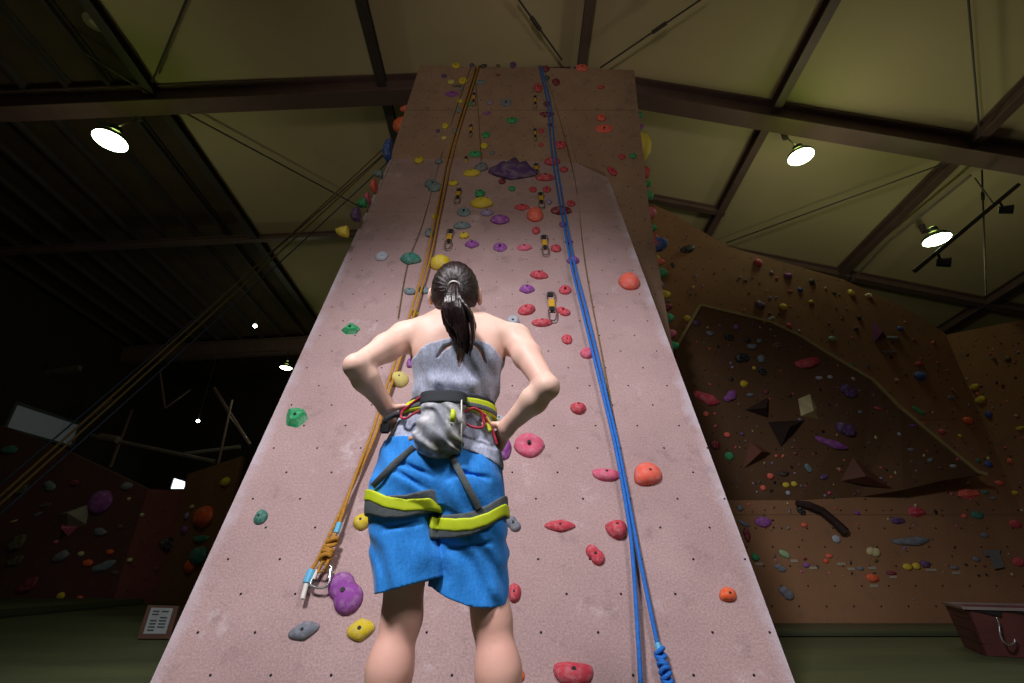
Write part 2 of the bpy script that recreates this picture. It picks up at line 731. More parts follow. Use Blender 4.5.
beam_x(5.75, -13.0, XR, 0.26, 0.42)
beam_x(5.75, XR, 12.5, 0.26, 0.42)
bm = bmesh.new()
for (a, b) in ((-13.0, XR), (XR, 12.5)):     # lower flange plates of the main beam
    bm_bar(bm, (a, 5.75, roofz(a, 5.75) - .225), (b, 5.75, roofz(b, 5.75) - .225), 0.30, 0.03)
trim(bm, M_steel)
y2 = roofpt(330, 238).y
beam_x(y2, -13.0, XR, 0.12, 0.16, 0.1)
y2r = roofpt(685, 208).y
beam_x(y2r, XR, roofpt(772, 120).x + .1, 0.12, 0.16, 0.1)
y3r = roofpt(845, 278).y
beam_x(y3r, XR, 12.5, 0.16, 0.2, 0.1)
y4 = roofpt(170, 350).y
beam_x(y4, -13.0, XR, 0.25, 0.55, -0.1)
beam_x(1.2, -13.0, XR, 0.26, 0.42)
beam_x(1.2, XR, 12.5, 0.26, 0.42)

for (px, py, wd, ht) in ((150, 95, .16, .16), (372, 50, .16, .16), (587, 30, .14, .16), (772, 120, .15, .18), (915, 205, .17, .2), (985, 309, .2, .2)):
    p = roofpt(px, py)
    bm = bmesh.new()
    bm_ibeam(bm, (p.x, YA, roofz(p.x, YA) + .11), (p.x, 16.5, roofz(p.x, 16.5) + .11), wd, ht, 0.02)
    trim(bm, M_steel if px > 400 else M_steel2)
k = 1
while X1 - 0.72 * k > -13:
    x = X1 - 0.72 * k
    bm = bmesh.new()
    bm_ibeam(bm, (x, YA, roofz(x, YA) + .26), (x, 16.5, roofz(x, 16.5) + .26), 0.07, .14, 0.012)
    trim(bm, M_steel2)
    k += 1

# steel tie rods under the roof
def tierod(p0, p1, r=0.014, dz=0.0, m=M_steel2, buckle=None):
    a, b = roofpt(*p0), roofpt(*p1)
    a.z += dz
    b.z += dz
    bm = bmesh.new()
    bm_tube(bm, [a, b], r, 8)
    if buckle:
        c = a.lerp(b, buckle)
        d = (b - a).normalized()
        bm_tube(bm, [c - d * .12, c + d * .12], r * 2.2, 8)
    return trim(bm, m)


tierod((516, -4), (562, 60), 0.016, -0.0, M_steel2, 0.4)
tierod((706, -4), (600, 68), 0.014, -0.0, M_steel2, 0.4)
tierod((968, -4), (980, 138), 0.014)
tierod((188, -4), (152, 82), 0.016)
tierod((176, 108), (362, 208), 0.016)
tierod((726, 243), (948, 162), 0.014)
tierod((80, 50), (150, 95), 0.016)

# ------------------------------------------------------------------ outer shell, dark
M_shell = mat('dark_cladding', (44, 36, 34), 0.9, 0.2, 1)
bm = bmesh.new()
bm_box(bm, (0, 17.6, 4.5), (29, 0.2, 10))
struct(obj('wall_back', bm, M_shell))
bm = bmesh.new()
bm_box(bm, (-13.1, 6.5, 4.5), (0.2, 22.4, 10))
struct(obj('wall_left', bm, M_shell))
bm = bmesh.new()
bm_box(bm, (14.4, 6.5, 3.5), (0.2, 22.4, 8))
struct(obj('wall_far_right', bm, M_shell))


def window(n, pts, off, emit, framecol, sunk):
    me = mat('window_glow', (150, 158, 166), 0.4, 0.05, 2, emit=emit, )
    bm = bmesh.new()
    prism(bm, pts, off)
    o = struct(obj('window_%d' % n, bm, me))
    mf = mat('window_frame_paint', framecol, 0.5, 0.1, 4)
    bm = bmesh.new()
    for i in range(4):
        bm_bar(bm, pts[i] + Vector(off) * 1.3, pts[(i + 1) % 4] + Vector(off) * 1.3, 0.07, 0.07, Vector((0, 0, 1)) if abs((pts[(i + 1) % 4] - pts[i]).normalized().z) < .9 else Vector((1, 0, 0)))
    fr = obj('window_frame', bm, mf)
    attach(fr, o)


wp = [atX(*p, -12.95) for p in ((6.5, 423), (21, 401), (79, 427), (69, 451))]
wy = [min(p.y for p in wp), max(p.y for p in wp)]
wz0 = (wp[0].z + wp[3].z) / 2
wz1 = (wp[1].z + wp[2].z) / 2
window(1, [Vector((-12.99, wy[0], wz0)), Vector((-12.99, wy[0], wz1)), Vector((-12.99, wy[1], wz1)), Vector((-12.99, wy[1], wz0))], (0.03, 0, 0), 0.05, (90, 92, 98), 0)
wp = [atY(*p, 17.48) for p in ((170, 490), (174, 477), (187, 481), (187, 490))]
window(2, wp, (0, -0.02, 0), 5.0, (80, 80, 82), 0)

# trusses and braces in the dark left bay (steel members standing behind the left walls)
def member(p0, y0, p1, y1, r, m=M_steel, sq=False):
    bm = bmesh.new()
    a, b = atY(*p0, y0), atY(*p1, y1)
    if sq:
        bm_bar(bm, a, b, r * 2, r * 2)
    else:
        bm_tube(bm, [a, b], r, 8)
    return trim(bm, m)


M_pale = mat('galvanised_steel', (120, 108, 104), 0.4, 0.15, 6)
member((214, 388), 14.0, (250, 445), 13.0, 0.05)
member((35, 375), 12.5, (80, 368), 12.5, 0.07, M_pale, True)
member((92, 436), 11.5, (215, 462), 11.5, 0.05, M_pale)
member((100, 437), 11.4, (118, 440), 11.4, 0.09, M_pale)
member((185, 454), 15.0, (240, 447), 15.0, 0.07, M_pale)
member((110, 468), 12.5, (132, 410), 14.0, 0.035)
member((80, 425), 13.5, (112, 399), 13.5, 0.04)
member((218, 465), 13.0, (232, 400), 13.0, 0.035)
member((160, 372), 13.4, (165, 408), 13.4, 0.03)
member((165, 408), 13.4, (190, 390), 13.4, 0.03)

# ------------------------------------------------------------------ climbing walls of the hall
WR = Frame((0, 6.0, 0), (1, 0, 0), (0, 0, 1), (0, -1, 0))
XB = atY(945, 333, 6.0).x
M_wr = wall_mat('right_wall_paint', (146, 108, 78), (164, 124, 90), (170, 140, 120), 0.3, 0.2, 0, 0, chalk=0.18, hole=0.010,
                seams=((0, 2.3, .006), (0, 1.15, .006)), plane='xz')
M_wb = wall_mat('side_wall_paint', (146, 108, 78), (164, 124, 90), (170, 140, 120), 0.3, 0.2, 0, 0, chalk=0.18, hole=0.010, plane='yz')
bm = bmesh.new()
top = [(655, 205), (668, 211), (727, 246), (790, 264), (842, 279), (900, 305), (945, 333)]
pts = [atY(*p, 6.0) for p in top]
poly = [Vector((1.9, 6, 0)), Vector((XB, 6, 0))] + list(reversed(pts)) + [Vector((1.9, 6, pts[0].z + .1))]
prism(bm, poly, (0, 0.12, 0))
struct(obj('wall_right', bm, M_wr))
WB = Frame((XB, 6.0, 0), (0, -1, 0), (0, 0, 1), (-1, 0, 0))
bm = bmesh.new()
zt = atY(945, 333, 6.0).z
zt2 = atX(1023, 318, XB).z
yb = atX(1023, 318, XB).y
slope = (zt2 - zt) / (6 - yb)
prism(bm, [Vector((XB, 6.1, 0)), Vector((XB, 6.1, zt)), Vector((XB, 2.4, zt + slope * 3.6)), Vector((XB, 2.4, 0))], (0.12, 0, 0))
struct(obj('wall_side_right', bm, M_wb))
# overhanging boulder volume with a pale plywood rim
AP = [atY(700, 305, 5.62), atY(985, 473, 5.72), atY(740, 500, 6.03)]
an = (AP[1] - AP[0]).cross(AP[2] - AP[0]).normalized()
if an.y > 0:
    an = -an
au = Vector((1, 0, 0))
au = (au - an * au.dot(an)).normalized()
AR = Frame(AP[0], au, an.cross(au), an)
arch = [(675, 349), (700, 305), (770, 322), (798, 335), (830, 355), (872, 380), (900, 408), (943, 444), (977, 472), (986, 474), (940, 481), (903, 490), (860, 497), (800, 500), (700, 500)]
ap = [AR.hit(*p) for p in arch]
for i, p in enumerate(ap):
    if i >= 12:
        ap[i] = p = atY(*arch[i], 5.997)
    p.y = min(p.y, 5.997)
bm = bmesh.new()
fr = [bm.verts.new(p) for p in ap]
bk = [bm.verts.new(Vector((p.x, 5.999, p.z))) for p in ap]
bm.faces.new(fr)
bm.faces.new(list(reversed(bk)))
for i in range(len(ap)):
    bm.faces.new((fr[i], bk[i], bk[(i + 1) % len(ap)], fr[(i + 1) % len(ap)]))
bmesh.ops.recalc_face_normals(bm, faces=bm.faces)
M_ar = wall_mat('overhang_shaded_paint', (98, 72, 50), (112, 84, 58), (140, 118, 100), 0.3, 0.2, 0.1, 0.1, chalk=0.1, hole=0.009, plane='xz')  # wall paint darkened: shade of the downward-facing overhang put into its colour
M_rim = mat('pale_plywood', (168, 152, 100), 0.7, 0.12, 5)
bmesh.ops.triangulate(bm, faces=[f for f in bm.faces if len(f.verts) > 4])
from mathutils.bvhtree import BVHTree
_bvh = BVHTree.FromBMesh(bm)


def ar_hit(px, py, off=0.0):
    h = _bvh.ray_cast(CAM, ray(px, py).normalized())
    return (h[0] if h[0] else onpl(px, py, AR.o, AR.n)) + AR.n * off


AR.hit = ar_hit
ob = obj('overhang_volume', bm, M_ar)
tag(ob, 'brown overhanging boulder volume edged with pale plywood on the right wall', 'climbing wall section')
bm = bmesh.new()
for i in range(9):
    bm_bar(bm, ap[i] + AR.n * .012, ap[i + 1] + AR.n * .008, 0.034, 0.034, AR.n)
attach(obj('plywood_rim', bm, M_rim), ob)

# left climbing walls
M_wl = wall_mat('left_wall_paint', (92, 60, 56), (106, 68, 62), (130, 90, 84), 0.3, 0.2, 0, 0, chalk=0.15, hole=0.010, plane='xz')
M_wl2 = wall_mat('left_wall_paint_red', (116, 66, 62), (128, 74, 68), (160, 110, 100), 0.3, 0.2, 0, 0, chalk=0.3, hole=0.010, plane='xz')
g = atZ(112, 604, 0)
YL = g.y
WL = Frame((0, YL, 0), (1, 0, 0), (0, 0, 1), (0, -1, 0))
tp = [atY(*p, YL) for p in ((-60, 405), (0, 425), (70, 452), (148, 489))]
bm = bmesh.new()
prism(bm, [Vector((-12.9, YL, 0)), Vector((g.x, YL, 0))] + list(reversed(tp)) + [Vector((-12.9, YL, tp[0].z + .4))], (0, .12, 0))
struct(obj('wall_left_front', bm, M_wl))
xb2 = atY(190, 490, YL + .5).x
bm = bmesh.new()
prism(bm, [Vector((g.x, YL, 0)), Vector((xb2, YL + .5, 0)), atY(190, 491, YL + .5), Vector((g.x, YL, tp[3].z))], (0, .12, 0))
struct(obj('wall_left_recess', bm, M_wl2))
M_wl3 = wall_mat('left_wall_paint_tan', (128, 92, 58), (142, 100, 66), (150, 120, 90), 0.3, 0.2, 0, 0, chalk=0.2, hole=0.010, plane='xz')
bm = bmesh.new()
pt = [atY(188, 474, YL + .5), atY(242, 456, YL - .6), atY(330, 425, YL - 2.2)]
prism(bm, [Vector((pt[0].x, pt[0].y, 0)), Vector((pt[1].x, pt[1].y, 0)), pt[1], pt[0]], (0, .12, 0))
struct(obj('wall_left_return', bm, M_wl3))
WL3 = Frame((pt[0].x, pt[0].y, 0), Vector((pt[1].x - pt[0].x, pt[1].y - pt[0].y, 0)), (0, 0, 1), Vector((pt[1].y - pt[0].y, -(pt[1].x - pt[0].x), 0)))
WL2 = Frame((g.x, YL, 0), Vector((xb2 - g.x, .5, 0)), (0, 0, 1), Vector((.5, -(xb2 - g.x), 0)))

# crash mats
def crash_mat(x0, x1, ya, yb_, h, label):
    t = thing('crash_mat', label, 'crash mat', ((x0 + x1) / 2, (ya + yb_) / 2, 0))
    bm = bmesh.new()
    bm_box(bm, ((x0 + x1) / 2, (ya + yb_) / 2, h / 2), (x1 - x0, yb_ - ya, h))
    bmesh.ops.bevel(bm, geom=bm.edges[:], offset=0.02, segments=2, affect='EDGES')
    setfit(obj('vinyl_cover', bm, M_mat), t)
    bm = bmesh.new()
    bm_box(bm, ((x0 + x1) / 2, ya + .002, h * .45), (x1 - x0 - .06, .012, h * .5))
    setfit(obj('side_band', bm, M_matd), t)


crash_mat(-12.5, -6.5, 6.9, YL - .12, 0.10, 'long low green crash mat along the foot of the left wall')
crash_mat(2.3, 5.95, 5.2, 5.92, 0.05, 'low green crash mat along the foot of the right wall')

# ================================================================== LAMPS
M_lamp = mat('lamp_housing_metal', (70, 74, 66), 0.35, 0.1, 6, metal=0.6)
M_lens = mat('lamp_lens', (226, 255, 214), 0.3, 0, emit=14.0)


def high_bay(px, py, Y, dpx, power, label, hang, light_r=0.2):
    c = atY(px, py, Y)
    dep = proj(c)[2]
    r = dpx * dep / FPX / 2 * .88
    t = thing('high_bay_lamp', label, 'ceiling lamp', c, 'high bay lamps under the roof')
    bm = bmesh.new()
    prof = [(r * 1.0, 0.0), (r * 1.03, 0.015), (r * .98, .05), (r * .72, r * .55), (r * .42, r * .78), (r * .4, r * 1.15), (r * .3, r * 1.22), (0.02, r * 1.24)]
    seg = 32
    rings = [[bm.verts.new(c + Vector((math.cos(a * 2 * math.pi / seg) * q, math.sin(a * 2 * math.pi / seg) * q, z))) for a in range(seg)] for (q, z) in prof]
    for i in range(len(rings) - 1):
        for k in range(seg):
            bm.faces.new((rings[i][k], rings[i][(k + 1) % seg], rings[i + 1][(k + 1) % seg], rings[i + 1][k]))
    bm.faces.new(rings[-1])
    setfit(smooth(obj('reflector', bm, M_lamp), 40), t)
    bm = bmesh.new()
    prof = [(r * .98, 0.004), (r * .8, -.015), (r * .5, -.035), (r * .2, -.045)]
    rings = [[bm.verts.new(c + Vector((math.cos(a * 2 * math.pi / seg) * q, math.sin(a * 2 * math.pi / seg) * q, z))) for a in range(seg)] for (q, z) in prof]
    for i in range(len(rings) - 1):
        for k in range(seg):
            bm.faces.new((rings[i][k], rings[i + 1][k], rings[i + 1][(k + 1) % seg], rings[i][(k + 1) % seg]))
    bm.faces.new(list(reversed(rings[-1])))
    setfit(smooth(obj('lens', bm, M_lens)), t)
    bm = bmesh.new()
    topz = roofz(hang.x, hang.y) - .2 + (.5 if dpx < 20 else 0)
    bm_tube(bm, [c + Vector((0, 0, r * 1.22)), Vector((hang.x, hang.y, topz))], 0.012, 8)
    bm_tube(bm, [Vector((hang.x, hang.y, topz - .05)), Vector((hang.x, hang.y, topz + .12))], 0.05, 10)
    setfit(obj('hanger_rod', bm, M_steel2), t)
    d = bpy.data.lights.new('lamp_light', 'POINT')
    d.energy = power * 0.45
    d.color = (0.99, 1.0, 0.64)
    d.shadow_soft_size = light_r
    o = bpy.data.objects.new('lamp_light', d)
    COL.objects.link(o)
    o.location = c + Vector((0, 0, -0.06 - light_r))
    d = bpy.data.lights.new('roof_glow_light', 'POINT')       # added light above the housing for the glow on the roof
    d.energy = power * .06
    d.color = (0.72, 1.0, 0.22)
    d.shadow_soft_size = .08
    o = bpy.data.objects.new('roof_glow_light', d)
    COL.objects.link(o)
    o.location = c + Vector((0, 0, r * 1.24 + .12))
    return t


high_bay(110, 141, 5.45, 34, 60, 'large round lit lamp with green glow under the dark left roof', roofpt(143, 110))
high_bay(801, 157, 5.6, 27, 60, 'round lit lamp hung from the main beam right of the tower top', roofpt(782, 128))
high_bay(937, 240, 6.2, 27, 60, 'round lit lamp beneath the sloping beam at far right, beside a thin track', roofpt(920, 222))
high_bay(286, 368, 12.8, 13, 40, 'small distant round lamp just left of the tower edge', roofpt(287, 356), 0.15)
for (px, py, Y) in ((255, 326, 12.0), (198, 421, 14.0), (934, 413, 5.0)):
    pass


def star_lamp(p, rad, label):
    t = thing('small_lamp', label, 'lamp', p)
    bm = bmesh.new()
    bmesh.ops.create_icosphere(bm, subdivisions=2, radius=rad, matrix=Matrix.Translation(p))
    setfit(smooth(obj('bulb', bm, M_lens)), t)
    bm = bmesh.new()
    bm_tube(bm, [p + Vector((0, 0, rad * .8)), p + Vector((0, 0, rad * 4))], rad * .5, 8)
    setfit(obj('socket', bm, M_steel2), t)
    bm = bmesh.new()
    bm_tube(bm, [p + Vector((0, 0, rad * 3.5)), Vector((p.x, p.y, roofz(p.x, p.y) + .37))], 0.006, 6)
    setfit(obj('cord', bm, M_steel2), t)


star_lamp(atY(255, 326, 12.0), 0.055, 'tiny bright bulb on the heavy dark beam left of the tower')
star_lamp(atY(198, 421, 14.0), 0.05, 'tiny distant bulb in the dark bay above the left walls')

# round speaker on the dark ceiling
p = roofpt(92, 26)
t = thing('ceiling_speaker', 'pale round speaker on the dark ceiling at top left', 'speaker', p + Vector((0, 0, .1)))
bm = bmesh.new()
bmesh.ops.create_cone(bm, cap_ends=True, segments=28, radius1=.15, radius2=.13, depth=.05, matrix=Matrix.Translation(p + Vector((0, 0, .12))))
setfit(obj('rim', bm, mat('speaker_rim', (120, 116, 100), 0.6)), t)
bm = bmesh.new()
bmesh.ops.create_cone(bm, cap_ends=True, segments=28, radius1=.055, radius2=.09, depth=.03, matrix=Matrix.Translation(p + Vector((0, 0, .09))))
setfit(obj('cone', bm, mat('speaker_cone', (160, 152, 130), 0.7)), t)
bm = bmesh.new()
bm_tube(bm, [p + Vector((0, 0, .14)), p + Vector((0, 0, .4))], .03, 10)
setfit(obj('mount', bm, M_steel2), t)

# conduit beside the right beam and vertical pipe
bm = bmesh.new()
pp = [roofpt(850, 276), roofpt(885, 238), roofpt(928, 203), roofpt(968, 170)]
for q in pp:
    q.z -= .12
bm_tube(bm, pp, 0.022, 8)
tag(obj('conduit_pipe', bm, M_pale), 'thin metal conduit running along the sloping beam above the far right lamp', 'pipe')
bm = bmesh.new()
a = roofpt(982, 170)
b = atY(986, 296, a.y)
bm_tube(bm, [a, b], 0.012, 8)
bm_tube(bm, [a.lerp(b, .2), a.lerp(b, .26)], 0.024, 8)
tag(obj('drop_pipe', bm, mat('drop_pipe_paint', (44, 38, 34), .9, .1, 5, spec=.1)), 'thin vertical pipe hanging from the beam at far right', 'pipe')
# spotlight track
a, b = atY(915, 271, 5.2), atY(1018, 185, 5.2)
t = thing('light_track', 'black track bar with unlit spot lamps slanting below the far right roof', 'track light', a.lerp(b, .5))
bm = bmesh.new()
bm_bar(bm, a, b, 0.05, 0.05)
setfit(obj('track', bm, M_steel2), t)
for f in (0.2, 0.8):
    c = a.lerp(b, f)
    bm = bmesh.new()
    bm_tube(bm, [c, c + Vector((0, 0, -.12))], .015, 8)
    bm_tube(bm, [c + Vector((-.04, .03, -.14)), c + Vector((.07, -.05, -.19))], [.05, .065], 14)
    setfit(obj('spot_head', bm, mat('spot_head_black', (24, 22, 24), 0.4)), t)
for f in (0.75,):
    c = a.lerp(b, f)
    bm = bmesh.new()
    q = roofpt(975, 178)
    bm_tube(bm, [c, q], .012, 6)
    setfit(obj('suspension_wire', bm, M_steel2), t)

# ================================================================== HOLDS
PALETTE = {
    'red': (200, 62, 78), 'dark red': (128, 26, 44), 'pink': (214, 92, 122), 'purple': (146, 70, 160), 'dark purple': (92, 62, 116),
    'yellow': (222, 196, 36), 'green': (36, 158, 98), 'teal': (52, 128, 112), 'grey': (118, 124, 136), 'pale grey': (176, 184, 196),
    'coral': (248, 104, 82), 'orange': (240, 96, 34), 'blue': (44, 84, 168), 'grey-blue': (112, 134, 140), 'pale yellow': (214, 200, 110),
    'brown': (98, 66, 46), 'dark brown': (48, 32, 28), 'black': (24, 24, 28), 'cream': (206, 196, 140), 'lilac': (150, 134, 176), 'pale green': (150, 186, 140), 'olive': (84, 78, 40)}
HM = {k: mat('resin_' + k.replace(' ', '_').replace('-', '_'), v, 0.62, 0.16, 14, bump=0.35, bscale=70, spec=0.35) for k, v in PALETTE.items()}
M_bolt = mat('bolt_steel', (24, 21, 23), 0.6, 0.1, 20, metal=0.3)


for _m in HM.values():       # chalk dust rubbed into the resin
    q = NB(_m)
    b_ = _m.node_tree.nodes['Principled BSDF']
    old = b_.inputs['Base Color'].links[0].from_socket
    tcg = q.n('ShaderNodeTexCoord').outputs['Object']
    f_ = q.math('MULTIPLY', q.ramp(q.noise(tcg, 2.2, 5, .65), .46, .72), .38)
    q.link(q.mix(f_, old, srgb((206, 196, 200))), b_.inputs['Base Color'])


def hold_shape(kind, seed, res=3):
    """unit hold: x,y in -1..1 on the wall, z out of it"""
    bm = bmesh.new()
    bmesh.ops.create_icosphere(bm, subdivisions=res, radius=1.0)
    rnd = random.Random(seed)
    off = Vector((rnd.uniform(-50, 50), rnd.uniform(-50, 50), rnd.uniform(-50, 50)))
    for v in bm.verts:
        p = v.co.copy()
        x, y, z = p
        rxy = math.hypot(x, y)
        th = math.atan2(y, x)
        nz = mnoise.noise(p * 1.4 + off)
        nf = mnoise.noise(p * 4.0 + off)
        if kind == 'blob':
            s = 1 + 0.16 * nz + 0.04 * nf
            q = Vector((x * s, y * s, z * s))
        elif kind == 'ball':
            q = Vector((x, y, z * 1.1)) * (1 + .03 * nz)
        elif kind == 'jug':          # bulging lip along the top with a scooped pocket
            s = 1 + 0.10 * nz
            zz = z * (0.75 + 0.35 * max(0, y + 0.4)) - 0.45 * math.exp(-((x / .45) ** 2 + ((y + .05) / .33) ** 2))
            q = Vector((x * s, y * s + 0.12 * (x * x - .4), max(zz, -0.2)))
        elif kind == 'edge':         # long incut edge with flat top
            s = 1 + 0.08 * nz
            q = Vector((x * s, (y if y < .35 else .35 + (y - .35) * .3) * s * 1.1, z * (1.0 - 0.35 * y) * (1 - .25 * x * x)))
        elif kind == 'leaf':         # pointed to both ends
            s = 1 - 0.45 * abs(math.sin(th)) ** 0.6 * abs(x)
            q = Vector((x * 1.05, y * s * (1 + .1 * nz), z * .9))
        elif kind == 'drop':
            s = 1 - .38 * max(0, x * .8 + y * .3)
            q = Vector((x * (1.1 if x > 0 else .95), y * s, z * (1 + .3 * x)))
        elif kind == 'lobes':        # two joined lobes
            a = ell1(p, Vector((-.28, .34, 0)), .72)
            b_ = ell1(p, Vector((.28, -.30, 0)), .78)
            q = p.normalized() * max(a, b_)
            q.z *= .9
        elif kind == 'ring':
            s = 1 + .08 * nz
            q = Vector((x * s, y * s, z * (1 - .75 * math.exp(-(rxy / .35) ** 2))))
        elif kind == 'facet':
            q = Vector((x * (1 + .25 * nz), y * (1 + .2 * nz), z * 1.1))
            for nrm, dd in ((Vector((.5, .6, .7)), .62), (Vector((-.7, .2, .6)), .66), (Vector((.3, -.8, .5)), .60), (Vector((1, -.1, .2)), .82), (Vector((-.4, -.6, .4)), .7), (Vector((0, 0, 1)), .6)):
                nrm = nrm.normalized()
                e = q.dot(nrm) - dd
                if e > 0:
                    q -= nrm * e
        elif kind == 'spikes':       # crest of finger-like lumps
            s = 1 + .10 * nz
            bump = max(0, math.cos(x * 13)) ** 1.5 * .45 * max(0, y + .5)
            q = Vector((x * 1.05, y * (0.9 - .35 * abs(x)) * s + bump * .9 * (1 - abs(x)), z * (1 + bump)))
        elif kind == 'rail':         # long sausage
            q = Vector((x, y * (1 + .15 * math.sin(x * 5)) + .25 * x * x - .12, z * (1 + .12 * nz)))
        else:
            q = p
        if q.z < 0:
            q.z = max(q.z, -0.06) * 0.3
        dim = math.exp(-((x * x + y * y) / 0.02)) if z > 0 else 0
        q.z -= dim * 0.10 * abs(q.z)
        v.co = q
    return bm


def ell1(p, c, r):
    """distance along direction p to sphere (c,r) from the origin"""
    d = p.normalized()
    b = d.dot(c)
    disc = b * b - (c.dot(c) - r * r)
    return max(0.05, b + math.sqrt(disc)) if disc > 0 else 0.05


BOLT = None


def bolt_mesh():
    global BOLT
    if BOLT is None:
        bm = bmesh.new()
        bmesh.ops.create_cone(bm, cap_ends=True, segments=12, radius1=1, radius2=.9, depth=1.0)
        BOLT = bpy.data.meshes.new('bolt')
        bm.to_mesh(BOLT)
        bm.free()
        BOLT.materials.append(M_bolt)
    return BOLT


_cache = {}
HOLDS = []           # (zone, colour, px, py, kind, object)


def hold(fr, px, py, wpx, hpx, colour, kind='blob', rot=0.0, zone='', depth=0.5, seed=None, bolt=True, label=None, off=0.0, unique=False, name='climbing_hold'):
    P = fr.hit(px, py, off)
    dep = proj(P)[2]
    e = 0.01
    a = proj(P + fr.v * e)
    b = proj(P)
    sv = math.hypot(a[0] - b[0], a[1] - b[1]) / e
    a = proj(P + fr.u * e)
    su = math.hypot(a[0] - b[0], a[1] - b[1]) / e
    W = wpx / su / 2
    H = hpx / sv / 2
    rr = math.radians(rot)
    if sv < su * .8:
        H *= .82
    D = min(W, H) * 2 * depth if kind not in ('ball',) else min(W, H) * .85
    if fr is not SLAB:
        D *= .62
    # protruding height eats part of the pixel height when looked at from below
    seedv = seed if seed is not None else random.randint(0, 5) if not unique else len(HOLDS) + 10
    big = wpx > 11
    key = (kind, seedv, 3 if big else 2)
    if key not in _cache:
        bm = hold_shape(kind, seedv, key[2])
        me = bpy.data.meshes.new(name)
        bm.to_mesh(me)
        bm.free()
        me.materials.append(None)
        me.polygons.foreach_set('use_smooth', [True] * len(me.polygons))
        if kind == 'facet':
            me.set_sharp_from_angle(angle=math.radians(22))
        _cache[key] = me
    o = bpy.data.objects.new(name, _cache[key])
    COL.objects.link(o)
    o.material_slots[0].link = 'OBJECT'
    o.material_slots[0].material = HM[colour]
    R = Matrix.Rotation(rr, 4, 'Z')
    o.matrix_world = fr.mat(P) @ R @ Matrix.Diagonal((W, H, D, 1))
    if bolt and wpx >= 9:
        bo = bpy.data.objects.new('bolt', bolt_mesh())
        COL.objects.link(bo)
        bo.parent = o
        br_ = min(0.013, W * .16, H * .2)
        # top of the hold at its centre
        zt_ = max((v.co.z for v in _cache[key].vertices if abs(v.co.x) < .2 and abs(v.co.y) < .2), default=.5)
        bo.matrix_local = Matrix.Translation((0, 0, zt_ * .93)) @ Matrix.Diagonal((br_ / W, br_ / H, 0.012 / D, 1))
    o['_z'] = zone
    HOLDS.append([zone, colour, px, py, kind, o, wpx * hpx, label])
    return o


random.seed(11)
SHAPEWORD = {'blob': 'rounded', 'ball': 'ball-shaped', 'jug': 'jug-shaped', 'edge': 'wide edge-shaped', 'leaf': 'leaf-shaped', 'drop': 'teardrop', 'lobes': 'two-lobed', 'ring': 'dished', 'facet': 'faceted', 'spikes': 'spiky', 'rail': 'long'}

